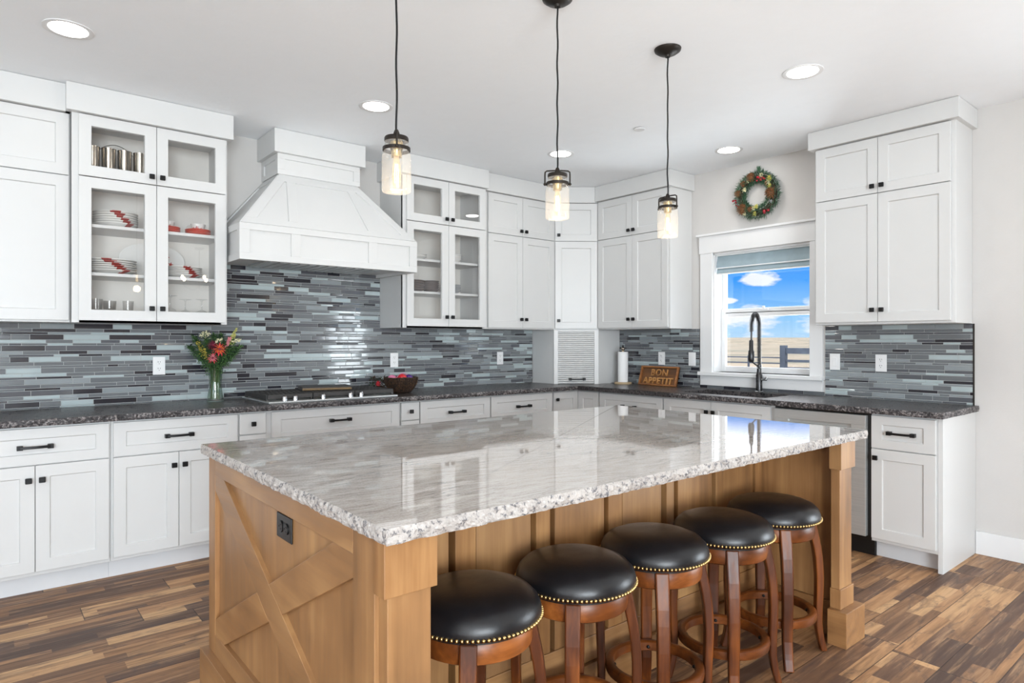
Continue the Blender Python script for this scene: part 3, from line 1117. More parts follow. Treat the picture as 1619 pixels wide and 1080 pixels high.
# ------------------------------------------------------------------ counters
def slab(mb, x0, x1, y0, y1, z0, z1, rough='', amp=.010, seg=.011, rows=5):
    """Rectangular stone slab; the sides named in ROUGH (s n w e) are split-faced. material 0 polished, 1 broken edge."""
    def side(a, b, nrm, rg):
        L = (Vector(b) - Vector(a)).length
        n = max(1, int(L / seg)) if rg else 1
        cols = []
        for i in range(n + 1):
            p = Vector(a).lerp(Vector(b), i / n)
            col = []
            for k in range(rows + 1):
                f = k / rows
                z = z1 + (z0 - z1) * f
                q = Vector((p.x, p.y, z))
                if rg:
                    e1 = noise.noise(Vector((p.x * 38, p.y * 38, z * 55)))
                    e2 = noise.noise(Vector((p.x * 95 + 5, p.y * 95, z * 120)))
                    inw = amp * (.55 + .55 * e1 + .35 * e2)
                    inw += amp * 0.45 * (1 - math.sin(PI * min(1, max(0, f * .9 + .08))))
                    if k == 0:
                        inw = amp * (1.05 + .35 * e1)
                    q -= Vector(nrm) * inw
                    if k == 0:
                        q.z = z1
                    elif k < rows:
                        q.z += .0025 * e2
                col.append(q)
            cols.append(col)
        return cols
    cs = [(x0, y0, 0), (x1, y0, 0), (x1, y1, 0), (x0, y1, 0)]
    nr = [(0, -1, 0), (1, 0, 0), (0, 1, 0), (-1, 0, 0)]
    rgs = ['s' in rough, 'e' in rough, 'n' in rough, 'w' in rough]
    top, bot = [], []
    allc = []
    for i in range(4):
        cols = side(cs[i], cs[(i + 1) % 4], nr[i], rgs[i])
        # pull shared corners in on both axes when the neighbour is rough
        for which, nb in ((0, (i - 1) % 4), (-1, (i + 1) % 4)):
            if rgs[nb]:
                for q in cols[which]:
                    q -= Vector(nr[nb]) * amp * .8
            if rgs[nb] and not rgs[i]:
                pass
        allc.append(cols)
    for i in range(4):   # merge corners
        A, B = allc[i][-1], allc[(i + 1) % 4][0]
        for k in range(rows + 1):
            mid = (A[k] + B[k]) / 2
            A[k] = mid; B[k] = mid.copy()
        allc[i][-1] = A; allc[(i + 1) % 4][0] = B
    for i in range(4):
        cols = allc[i]
        o = len(mb.v)
        for col in cols:
            mb.v += [tuple(q) for q in col]
        R = rows + 1
        for c in range(len(cols) - 1):
            for k in range(rows):
                mb.f.append((o + c * R + k, o + c * R + k + 1, o + (c + 1) * R + k + 1, o + (c + 1) * R + k))
                mb.m.append(1 if rgs[i] else 0)
        top += [tuple(c[0]) for c in cols[:-1]]
        bot += [tuple(c[-1]) for c in cols[:-1]]
    mb.add(top, [tuple(range(len(top)))], 0)
    mb.add(bot, [tuple(range(len(bot)))[::-1]], 0)


XCF, YCF = 4.085, 4.030
ct = thing('dark_countertop', 'L-shaped dark leathered granite countertop with broken-rock front edge', 'countertop', (0, 0, 0))
mb = MB()
slab(mb, -.6, XCF, YCF, YA - .0095, .8755, ZC, 's')
SX0, SX1, SY0, SY1 = 4.235, 4.610, 2.350, 3.060
slab(mb, XCF, XB - .0095, SY1, YA - .0095, .8755, ZC, '')
# front strip south of the inner corner
mb2 = MB()
slab(mb2, XCF, XB - .0095, 1.225, SY0, .8755, ZC, 'ws', amp=.007)
slab(mb2, XCF, SX0, SY0, SY1, .8755, ZC, 'w', amp=.007)
slab(mb2, SX1, XB - .0095, SY0, SY1, .8755, ZC, '')
slab(mb2, XCF - .001, XCF + .03, SY1, YCF + .004, .8755, ZC, 'w', amp=.007)
mb.add(mb2.v, mb2.f)
mb.m[-len(mb2.m):] = mb2.m
mb.build('stone', ['granite_dark', 'granite_dark_edge'], ct)

# sink basin hung under the cut-out
sn = thing('sink', 'undermount sink basin in the dark counter below the window', 'sink', ((SX0 + SX1) / 2, (SY0 + SY1) / 2, .8745))
hx, hy = (SX1 - SX0) / 2 + .004, (SY1 - SY0) / 2 + .004
mb = MB()
k = .006
mb.box(-hx, -hx + k, -hy, hy, -.20, 0).box(hx - k, hx, -hy, hy, -.20, 0).box(-hx, hx, -hy, -hy + k, -.20, 0).box(-hx, hx, hy - k, hy, -.20, 0).box(-hx, hx, -hy, hy, -.206, -.20)
mb.build('basin', 'stainless', sn, bevel=.002)
MB().lathe([(1e-4, -.199), (.035, -.199), (.040, -.197), (.042, -.1995)], 20).build('drain', 'chrome', sn, smooth=40)

# faucet
fa = thing('faucet', 'dark spring-neck pull-down faucet standing behind the sink', 'faucet', (4.66, 2.640, ZC))
MB().lathe([(.032, 0), (.034, .006), (.028, .012)], 20).build('base_flange', 'chrome', fa, smooth=40)
mb = MB().lathe([(.024, .010), (.024, .135), (.020, .145), (.017, .165), (.017, .185)], 20)
mb.build('column', 'faucet_dark', fa, smooth=40)
mb = MB()
path = [(0, 0, .17)]
for k in range(33):
    path.append((0, .0, .18 + .30 * k / 32) if k < 32 else (0, 0, .48))
arc = [(-.055 + .055 * math.cos(PI * k / 16), 0, .50 + .105 * math.sin(PI * k / 16)) for k in range(17)]
down = [(-.110 - .006 * k / 6, 0, .50 - .045 * k) for k in range(4)]
spine = [(0, 0, .16), (0, 0, .30), (0, 0, .42)] + arc + down
mb.tube(spine, .007, 10)
mb.build('hose', 'faucet_dark', fa, smooth=60)
sp = [Vector(p) for p in [(0, 0, .18), (0, 0, .26), (0, 0, .34), (0, 0, .42)] + arc + [(-.110, 0, .47)]]
lens = [0]
for p, q in zip(sp, sp[1:]):
    lens.append(lens[-1] + (q - p).length)
TL = lens[-1]
turns = int(TL / .0105)
coil = []
NS = turns * 8
for i in range(NS + 1):
    s = TL * i / NS
    j = max(0, min(len(sp) - 2, next((k for k in range(len(lens) - 1) if lens[k + 1] >= s), len(sp) - 2)))
    f = (s - lens[j]) / (lens[j + 1] - lens[j])
    p = sp[j].lerp(sp[j + 1], f)
    d = (sp[j + 1] - sp[j]).normalized()
    nrm = Vector((0, 1, 0)); bi = d.cross(nrm)
    a_ = 2 * PI * i / 8
    coil.append(p + nrm * math.cos(a_) * .0155 + bi * math.sin(a_) * .0155)
MB().tube(coil, .0029, 5).build('spring', 'faucet_dark', fa, smooth=60)
mb = MB().lathe([(.012, -.02), (.016, -.01), (.016, .055), (.021, .065), (.024, .13), (.019, .145), (.013, .15)][::-1], 18)
for i, v in enumerate(mb.v):
    mb.v[i] = (v[0] - .114, v[1], .385 - v[2])
mb.build('spray_head', 'faucet_dark', fa, smooth=40)
mb = MB().tube([(0, 0, .205), (-.05, 0, .215), (-.114, 0, .245)], .006, 8)
mb.lathe([(.019, -.008), (.019, .008)], 16, (0, 0, .205)).lathe([(.020, -.010), (.020, .010)], 16, (-.114, 0, .255))
mb.build('holder_arm', 'faucet_dark', fa, smooth=40)
mb = MB().tube([(0, -.015, .10), (0, -.052, .105)], .011, 12).tube([(0, -.050, .105), (-.012, -.062, .112), (-.04, -.078, .122)], [.008, .006, .005], 8)
mb.sphere((0, -.055, .105), .014)
mb.build('lever', 'chrome', fa, smooth=50)


# ------------------------------------------------------------------ mosaic backsplash
def mosaic(mb, u0, u1, z0, z1, put, seed, holes=()):
    rnd = random.Random(seed)
    rows_h = [(.0285, 'thick'), (.0180, 'med'), (.0115, 'thin')]
    z = z1
    k = 0
    g = .0026
    while z > z0 + .004:
        h, kind = rows_h[k % 3]
        k += 1
        zb_ = max(z - h, z0)
        u = u0 - rnd.random() * .12
        last = 0
        while u < u1:
            L = {'thick': rnd.choice((.085, .10, .15, .16, .20, .23)), 'med': rnd.choice((.10, .13, .17, .21, .14)), 'thin': rnd.choice((.055, .09, .12, .17, .21))}[kind]
            r = rnd.random()
            mi = 0 if r < .36 else 1 if r < .56 else 2 if r < .72 else 3 if r < .86 else 4
            if mi == 4 and last == 4:
                mi = 0
            last = mi
            a, b = max(u, u0), min(u + L, u1)
            if b - a > .006:
                put(mb, a, b, zb_, z, mi, rnd)
            u += L + g
        z = zb_ - g
    return mb


def put_tile(origin, U, N):
    """tile as a shallow pillow: outer rectangle at the grout, raised bevelled face"""
    U, N = Vector(U), Vector(N)
    def put(mb, a, b, z0, z1, mi, rnd):
        t = .0075
        bv, be = .0030, .0006
        tu, tz = rnd.uniform(-.0006, .0006), rnd.uniform(-.00025, .00025)
        def P(u, z, h):
            p = Vector(origin) + U * u + N * h
            return (p.x, p.y, z)
        vs = [P(a, z0, .0050), P(b, z0, .0050), P(b, z1, .0050), P(a, z1, .0050)]
        vs += [P(a + be, z0 + bv, t - tu - tz), P(b - be, z0 + bv, t + tu - tz), P(b - be, z1 - bv, t + tu + tz), P(a + be, z1 - bv, t - tu + tz)]
        fs = [(4, 5, 6, 7)] + [(i, (i + 1) % 4, (i + 1) % 4 + 4, i + 4) for i in range(4)]
        mb.add(vs, fs, mi)
    return put


TM = ['tile_grey', 'tile_slate', 'tile_mid', 'tile_light', 'tile_dark', 'grout', 'bronze']
pa = put_tile((0, YA, 0), (1, 0, 0), (0, -1, 0))
mb = MB()
mb.box(-.6, 4.108, YA - .005, YA - .0005, ZC - .01, ZB - .001, 5)
mb.box(1.213, 2.479, YA - .005, YA - .0005, ZB - .001, 1.90, 5)
mosaic(mb, -.6, 4.107, ZC + .001, ZB - .001, pa, 3)
mosaic(mb, 1.2135, 2.479, ZB + .0015, 1.90, pa, 4)
tag(mb.build('tile_backsplash', TM), 'long grey glass mosaic backsplash behind the gas cooktop', 'backsplash', 'glass mosaic backsplashes')
pb = put_tile((XB, 0, 0), (0, -1, 0), (-1, 0, 0))
mb = MB()
mb.box(XB - .005, XB - .0005, 3.226, 4.115, ZC - .01, ZB + .001, 5)
mosaic(mb, -4.115, -3.226, ZC + .001, ZB + .001, pb, 5)
mb.box(XB - .005, XB - .0005, 2.170, 3.225, ZC - .01, WZ0 - .113, 5)
mosaic(mb, -3.2225, -2.1725, ZC + .001, WZ0 - .114, pb, 15)
tag(mb.build('tile_backsplash', TM), 'grey glass mosaic backsplash behind the carved sign and the sink', 'backsplash', 'glass mosaic backsplashes')
mb = MB()
mb.box(XB - .005, XB - .0005, 1.262, 2.166, ZC - .01, 1.415, 5)
mosaic(mb, -2.166, -1.264, ZC + .001, 1.415, pb, 6)
mb.box(XB - .0095, XB - .0005, 1.256, 1.2625, ZC, 1.415, 6)
tag(mb.build('tile_backsplash', TM), 'grey glass mosaic backsplash at the counter end, edged by a dark strip', 'backsplash', 'glass mosaic backsplashes')


# ------------------------------------------------------------------ range hood
HC = 1.846
ho = thing('range_hood', 'white panelled range hood with flared sides over the cooktop', 'range hood', (HC, YA - .002, 0))
F0 = -(YA - 4.09) + .002
C0 = -(YA - 4.353) + .002
hw, cw = .626, .301
zb0, zb1, zs, zc2 = 1.810, 2.035, 2.425, 2.577
t_ = .012   # frame strips stand this proud of the panels
mb = MB()
I = .010
mb.box(-hw + I, hw - I, F0 + I, F0 + .03, zb0, zb1)
mb.box(-hw + I, -hw + .03, F0 + .03, 0, zb0, zb1).box(hw - .03, hw - I, F0 + .03, 0, zb0, zb1)
# sloped skirt (solid wedge)
lo = [(-hw + I, F0 + I), (hw - I, F0 + I), (hw - I, 0), (-hw + I, 0)]
hi = [(-cw + I, C0 + I), (cw - I, C0 + I), (cw - I, 0), (-cw + I, 0)]
vs = [(x, y, zb1) for x, y in lo] + [(x, y, zs) for x, y in hi]
mb.add(vs, [(0, 3, 2, 1), (4, 5, 6, 7), (0, 1, 5, 4), (1, 2, 6, 5), (2, 3, 7, 6), (3, 0, 4, 7)])
mb.box(-cw + I, cw - I, C0 + I, 0, zs, zc2 + .02)
mb.build('body', 'cabinet_white', ho)


def quadstrip(mb, P, Q, R, S, nrm, t=.012):
    """raised board lying on the plane through P Q R S (counter-clockwise seen from outside)"""
    nrm = Vector(nrm).normalized()
    a = [Vector(p) for p in (P, Q, R, S)]
    lo_ = [p - nrm * .004 for p in a]
    hi_ = [p + nrm * (t - .004) for p in a]
    mb.add([tuple(p) for p in lo_ + hi_], [(3, 2, 1, 0), (4, 5, 6, 7), (0, 1, 5, 4), (1, 2, 6, 5), (2, 3, 7, 6), (3, 0, 4, 7)])


# band frame: rails and stiles
mb = MB()
yf, yb3 = F0, F0 + .012
mb.box(-hw, hw, yf, yb3, zb0, zb0 + .040).box(-hw, hw, yf, yb3, zb1 - .040, zb1)
for xa_, xc_ in ((-hw, -hw + .062), (-.306, -.243), (.238, .305), (hw - .062, hw)):
    mb.box(xa_, xc_, yf, yb3, zb0 + .040, zb1 - .040)
for s in (-1, 1):
    xo, xi2 = s * hw, s * (hw - .012)
    mb.box(xo, xi2, yb3, 0, zb0, zb0 + .04).box(xo, xi2, yb3, 0, zb1 - .04, zb1)
    mb.box(xo, xi2, yb3, F0 + .055, zb0 + .04, zb1 - .04).box(xo, xi2, -.055, 0, zb0 + .04, zb1 - .04)
mb.build('band_frame', 'cabinet_white', ho, bevel=.0015)
# skirt frame on the slope
mb = MB()
def FP(u, v):   # front slope point: u in -1..1 across, v 0..1 up
    w1 = hw - I + (cw - hw) * v
    return Vector((u * w1, F0 + I + (C0 - F0) * v, zb1 + (zs - zb1) * v))
nf = Vector((0, -(zs - zb1), (C0 - F0))).normalized()
def bar(u0, v0, u1, v1, w):
    # board following a line on the front slope, w wide in u at that height
    A_, B_ = FP(u0, v0), FP(u1, v1)
    quadstrip(mb, A_ - Vector((w / 2, 0, 0)), A_ + Vector((w / 2, 0, 0)), B_ + Vector((w / 2, 0, 0)), B_ - Vector((w / 2, 0, 0)), nf)
quadstrip(mb, FP(-1, 0), FP(1, 0), FP(1, .10), FP(-1, .10), nf)
quadstrip(mb, FP(-1, .88), FP(1, .88), FP(1, 1), FP(-1, 1), nf)
for s in (-1, 1):
    P0, P1 = FP(s, .0), FP(s, 1)
    P0, P1 = FP(s, .10), FP(s, .88)
    Q0, Q1 = FP(s * .88, .10), FP(s * .80, .88)
    if s > 0:
        quadstrip(mb, Q0, P0, P1, Q1, nf)
    else:
        quadstrip(mb, P0, Q0, Q1, P1, nf)
    bar(s * .48, .10, s * .67, .88, .060)
# side slopes
for s in (-1, 1):
    ns_ = Vector((s * (zs - zb1), 0, (hw - cw)))
    def SP(u, v):
        yF = F0 + I + (C0 - F0) * v
        return Vector((s * (hw - I + (cw - hw) * v), yF * (1 - u), zb1 + (zs - zb1) * v))
    def q4(u0, u1, v0, v1):
        a4 = [SP(u0, v0), SP(u1, v0), SP(u1, v1), SP(u0, v1)]
        quadstrip(mb, *(a4 if s > 0 else a4[::-1]), ns_)
    q4(0, .13, 0, 1); q4(.87, 1, 0, 1); q4(.13, .87, 0, .12); q4(.13, .87, .88, 1)
mb.build('skirt_frame', 'cabinet_white', ho, bevel=.001)
mb = MB()
mb.box(-cw, cw, C0, C0 + .012, zs + .012, zs + .045).box(-cw, cw, C0, C0 + .012, zc2 - .035, zc2)
for xa_, xc_ in ((-cw, -cw + .05), (cw - .05, cw)):
    mb.box(xa_, xc_, C0, C0 + .012, zs + .045, zc2 - .035)
for s in (-1, 1):
    xo, xi2 = s * cw, s * (cw - .012)
    mb.box(xo, xi2, C0 + .012, -.0, zs + .012, zs + .045).box(xo, xi2, C0 + .012, 0, zc2 - .035, zc2).box(xo, xi2, C0 + .012, C0 + .05, zs + .045, zc2 - .035).box(xo, xi2, -.05, 0, zs + .045, zc2 - .035)
mb.build('chimney_frame', 'cabinet_white', ho, bevel=.0015)
MB().box(-cw - .030, cw + .030, C0 - .030, 0, zc2, CZ - .002).build('crown_board', 'cabinet_white', ho, bevel=.002)
mb = MB().box(-hw + .03, hw - .03, F0 + .03, -.001, 1.835, 1.850)
mb.build('underside', 'cabinet_white', ho)
mb = MB().box(-.42, .42, F0 + .10, -.08, 1.822, 1.836)
for k in range(12):
    mb.box(-.40 + k * .066, -.40 + k * .066 + .05, F0 + .12, -.10, 1.817, 1.823)
mb.build('vent_insert', 'stainless', ho)


# ------------------------------------------------------------------ island
IX0, IX1, IY0, IY1 = .668, 2.972, 1.235, 2.610
isl = thing('kitchen_island', 'knotty alder kitchen island with crossed end braces under the pale stone top', 'kitchen island', (0, 0, 0))
ZI = .8795
MB().box(IX0 + .030, IX1 - .030, 1.780, IY1 - .02, .02, ZI).build('carcass', 'alder_z', isl)
# kitchen-side doors
for k in range(4):
    xa_, xb2 = IX0 + .06 + k * .548, IX0 + .06 + (k + 1) * .548 - .006
    mb = MB(); shaker(mb, xa_ - (xa_ + xb2) / 2, xb2 - (xa_ + xb2) / 2, .16, .865)
    mb.build('door', 'alder_z', isl, loc=((xa_ + xb2) / 2, IY1 - .020, 0), rot=(0, 0, PI))
# end panel at the near end: field, frame and crossed braces
MB().box(IX0 + .016, IX0 + .030, 1.285, IY1, .15, ZI).build('end_field', 'alder_z', isl)
E0, E1, EB, ET = 1.392, 2.530, .225, .812
MB().box(IX0, IX0 + .018, 1.2855, E0, .15, ZI).build('end_stile', 'alder_z', isl, bevel=.0015)
MB().box(IX0, IX0 + .018, E1, IY1, .15, ZI).build('end_stile', 'alder_z', isl, bevel=.0015)
MB().box(IX0, IX0 + .018, E0, E1, .15, EB).build('end_rail', 'alder_y', isl, bevel=.0015)
MB().box(IX0, IX0 + .018, E0, E1, ET, ZI).build('end_rail', 'alder_y', isl, bevel=.0015)


def clip_band(p, q, w, rect):
    """polygon of a band of width w about segment p-q, clipped to a rectangle"""
    p, q = Vector(p), Vector(q)
    d = (q - p).normalized()
    n = Vector((-d.y, d.x)) * w / 2
    poly = [p - d - n, q + d - n, q + d + n, p - d + n]
    x0, x1, y0, y1 = rect
    for (ax, lim, sgn) in ((0, x0, 1), (0, x1, -1), (1, y0, 1), (1, y1, -1)):
        out = []
        for i in range(len(poly)):
            a, b = poly[i], poly[(i + 1) % len(poly)]
            ia, ib = sgn * (a[ax] - lim) >= 0, sgn * (b[ax] - lim) >= 0
            if ia: out.append(a)
            if ia != ib:
                f = (lim - a[ax]) / (b[ax] - a[ax])
                out.append(a.lerp(b, f))
        poly = out
    return [(v.x, v.y) for v in poly]


rect = (E0, E1, EB, ET)
ctr = Vector(((E0 + E1) / 2, (EB + ET) / 2))
bw = .100
p1, p2 = Vector((E1, ET)), Vector((E0, EB))
q1, q2 = Vector((E1, EB)), Vector((E0, ET))
mb = MB().prism(clip_band(p1, p2, bw, rect), IX0 + .001, IX0 + .018, axis='x')
ob = mb.build('cross_brace', 'alder_y', isl, bevel=.0015)
d1 = (p2 - p1).normalized(); n1 = Vector((-d1.y, d1.x))
dq = (q2 - q1).normalized()
half = (bw / 2) / abs(dq.dot(n1))
for a_, b_ in ((q1, ctr), (ctr, q2)):
    full = clip_band(q1, q2, bw, rect)
    # keep the part on one side of the through brace
    sgn = 1 if (a_ is q1) else -1
    side = 1 if (q1 - ctr).dot(n1) * sgn > 0 else -1
    out = []
    P_ = [Vector(v) for v in full]
    for i in range(len(P_)):
        a, b = P_[i], P_[(i + 1) % len(P_)]
        fa_, fb_ = side * (a - ctr).dot(n1) - bw / 2, side * (b - ctr).dot(n1) - bw / 2
        if fa_ >= 0: out.append(a)
        if (fa_ >= 0) != (fb_ >= 0):
            out.append(a.lerp(b, fa_ / (fa_ - fb_)))
    MB().prism([(v.x, v.y) for v in out], IX0 + .001, IX0 + .0175, axis='x').build('cross_brace', 'alder_y', isl, bevel=.0015)
# posts, wings and plinths
for xa_, xb2 in ((.665, .800), (2.846, 2.986)):
    MB().box(xa_, xb2, IY0, IY0 + .052, .752, ZI).build('post_cap', 'alder_z', isl, bevel=.002)
    MB().box(xa_ + .014, xb2 - .010, IY0 + .012, IY0 + .050, .05, .754).build('corner_post', 'alder_z', isl, bevel=.002)
    MB().box(xa_ + .006, xb2 - .004, IY0 + .005, IY0 + .051, .15, .235).build('post_foot', 'alder_z', isl, bevel=.002)
MB().box(IX0 + .030, IX0 + .052, 1.2855, 1.780, .0, ZI).build('wing_panel', 'alder_z', isl)
MB().box(2.930, 2.952, 1.2855, 1.780, .0, ZI).build('wing_panel', 'alder_z', isl)
MB().box(2.952, IX1, 1.2855, IY1, .0, ZI).build('end_field', 'alder_z', isl)
mb = MB().box(IX0 - .028, .792, 1.205, 1.2855, 0, .15).box(IX0 - .028, IX0 + .03, 1.2855, IY1 + .02, 0, .15)
mb.build('plinth', 'alder_y', isl, bevel=.002)
mb = MB().box(2.826, 3.010, 1.205, 1.2855, 0, .15).box(IX1 - .05, IX1 + .028, 1.2855, IY1 + .02, 0, .15).box(2.912, 2.930, 1.2855, 1.64, 0, .15)
mb.build('plinth', 'alder_y', isl, bevel=.002)
MB().box(.72, 2.912, 1.625, 1.650, 0, .135).build('plinth', 'alder_x', isl, bevel=.002)
MB().box(.72, 2.930, 1.640, 1.669, .135, .225).build('back_rail', 'alder_x', isl, bevel=.002)
MB().box(.72, 2.930, 1.770, 1.780, .20, ZI).build('back_panel', 'alder_z', isl)
edges = [(.745, 1.105), (1.130, 1.208), (1.210, 1.438), (1.463, 1.528), (1.550, 1.803), (1.827, 1.905), (1.907, 2.146), (2.181, 2.231), (2.258, 2.506), (2.537, 2.596), (2.598, 2.846), (2.868, 2.928)]
for xa_, xb2 in edges:
    MB().box(xa_, xb2, 1.644, 1.690, .225, ZI).build('back_board', 'alder_z', isl, bevel=.002)

ic = thing('island_countertop', 'pale streaked granite island top with chiselled rock edge', 'countertop', (0, 0, 0))
mb = MB()
slab(mb, .640, 3.020, 1.188, 2.650, .880, ZC + .004, 'swne', amp=.010, seg=.009, rows=6)
mb.build('stone', ['granite_light', 'granite_light_edge'], ic)


# ------------------------------------------------------------------ outlets and switches
def wall_plate(label, loc, rz, cat, kind, grp=None, dark=False):
    """local: x along the wall, -y out of the wall; loc = centre on the wall surface"""
    nm = 'power_outlet' if kind == 'outlet' else 'light_switch'
    t = thing(nm, label, cat, loc, rz, grp)
    body, hole = ('black_gloss', 'black_toe') if dark else ('plastic_white', 'plastic_dark')
    MB().box(-.036, .036, -.0055, -.0002, -.058, .058).build('face_plate', body, t, bevel=.0025)
    if kind == 'outlet':
        for dz in (-.021, .021):
            mb = MB().lathe([(.0165, -.0085), (.0165, -.004)], 20, (0, 0, dz), axis='y')
            o = mb.build('receptacle', body, t, smooth=40)
            mb = MB()
            mb.box(-.0075, -.005, -.0092, -.0084, dz - .001, dz + .009).box(.005, .0075, -.0092, -.0084, dz + .0005, dz + .008)
            mb.lathe([(.0025, -.0092), (.0025, -.0084)], 8, (0, 0, dz - .008), axis='y')
            mb.build('slot', hole, o)
    else:
        MB().box(-.016, .016, -.0085, -.005, -.033, .033).build('rocker', body, t, bevel=.002)
    return t


G = 'white wall plates on the mosaic'
tA, tB = YA - .0076, XB - .0076
wall_plate('white outlet plate on the mosaic beside the vase of flowers', (.893, tA, 1.148), 0, 'outlet', 'outlet', G)
wall_plate('white outlet plate on the mosaic above the woven bowl', (2.606, tA, 1.153), 0, 'outlet', 'outlet', G)
wall_plate('white outlet plate on the mosaic next to the appliance garage', (3.708, tA, 1.151), 0, 'outlet', 'outlet', G)
wall_plate('white outlet plate right above the carved wooden sign', (tB, 3.620, 1.153), -PI / 2, 'outlet', 'outlet', G)
wall_plate('white switch plate between the carved sign and the window casing', (tB, 3.298, 1.153), -PI / 2, 'switch', 'switch', G)
wall_plate('white switch plate beside the window casing below the end wall cabinet', (tB, 2.096, 1.159), -PI / 2, 'switch', 'switch', G)
wall_plate('white outlet plate below the end wall cabinet, further from the window', (tB, 1.789, 1.158), -PI / 2, 'outlet', 'outlet', G)
bo = wall_plate('black outlet plate set sideways on the island end panel', (IX0 + .0155, 1.861, .766), -PI / 2, 'outlet', 'outlet', None, True)
bo.rotation_euler = (0, RAD(90), -PI / 2)
bo.scale = (1.0, 1.0, 1.0)


# ------------------------------------------------------------------ bar stools
def make_stool():
    t = thing('bar_stool', 'x', 'bar stool', (0, 0, 0))
    R = .1865
    zr = .568
    prof = [(1e-4, zr - .012), (R - .012, zr - .012), (R - .002, zr - .006), (R, zr + .006), (R - .001, zr + .018), (R - .008, zr + .036), (R - .026, zr + .054),
            (R - .055, zr + .066), (R - .095, zr + .073), (R - .14, zr + .076), (1e-4, zr + .076)]
    MB().lathe(prof, 56).build('seat_cushion', 'leather_black', t, smooth=60)
    mb = MB()
    n = 88
    for k in range(n):
        a = 2 * PI * k / n
        mb.sphere(((R + .0005) * math.cos(a), (R + .0005) * math.sin(a), zr), .0058, 6)
    mb.build('nailhead_trim', 'brass', t, smooth=60)
    MB().lathe([(1e-4, zr - .020), (R - .022, zr - .020), (R - .022, zr - .012), (1e-4, zr - .012)], 40).build('dust_cover', 'black_toe', t, smooth=40)
    MB().lathe([(1e-4, .490), (.150, .490), (.160, .496), (.163, .510), (.163, .534), (.158, .546), (1e-4, .548)], 48).build('seat_ring', 'stool_wood_ring', t, smooth=40)
    MB().lathe([(.16, .150), (.169, .154), (.171, .168), (.169, .182), (.163, .186), (.146, .186), (.141, .182), (.141, .154), (.146, .150)], 48, close=True).build('footrest_ring', 'stool_wood_ring', t, smooth=40)
    for q in range(4):
        a = RAD(45 + 90 * q)
        ca, sa = math.cos(a), math.sin(a)
        prof = [(.152, .548), (.163, .50), (.176, .44), (.184, .38), (.188, .31), (.187, .24), (.184, .17), (.184, .11), (.192, .055), (.206, .0)]
        pts = []
        M = 22
        for i in range(M + 1):
            s = i / M * (len(prof) - 1)
            j = min(int(s), len(prof) - 2); f = s - j
            f = f
            r = prof[j][0] * (1 - f) + prof[j + 1][0] * f
            z = prof[j][1] * (1 - f) + prof[j + 1][1] * f
            pts.append((r, 0, z))
        sec = [(.046 - .010 * i / M, .034 - .010 * i / M) for i in range(M + 1)]
        mb = MB().tube(pts, .02, sect=sec, up=(1, 0, 0))
        # trim the sole flat on the floor
        mb.v = [(x, y, max(z, 0.0)) for x, y, z in mb.v]
        leg = mb.build('leg', 'stool_wood', t, bevel=.005, segs=2, rot=(0, 0, a))
        mb = MB().lathe([(.006, 0), (.006, .004), (.003, .007), (1e-4, .0075)], 10, axis='x')
        mb.xf(Matrix.Translation((.139, 0, .168)) @ Matrix.Rotation(PI, 4, 'Z'))
        mb.build('bolt', 'black_metal', leg, smooth=40)
    return t


stool_spots = [
    (1.045, 1.432, 4, 'black leather bar stool tucked right behind the near island post'),
    (1.434, 1.427, -3, 'black leather bar stool second along from the near island post'),
    (1.826, 1.430, 2, 'black leather bar stool with a pale spot on its seat, middle of the row'),
    (2.214, 1.405, -1, 'black leather bar stool second from the far island post'),
    (2.606, 1.413, 0, 'black leather bar stool at the end beside the far island post'),
]
proto = make_stool()
for i, (x, y, r, lab) in enumerate(stool_spots):
    o = proto if i == 0 else copy_tree(proto)
    o.location = (x, y, 0)
    o.rotation_euler = (0, 0, RAD(r))
    o['label'] = lab
    o['group'] = 'bar stools along the island'


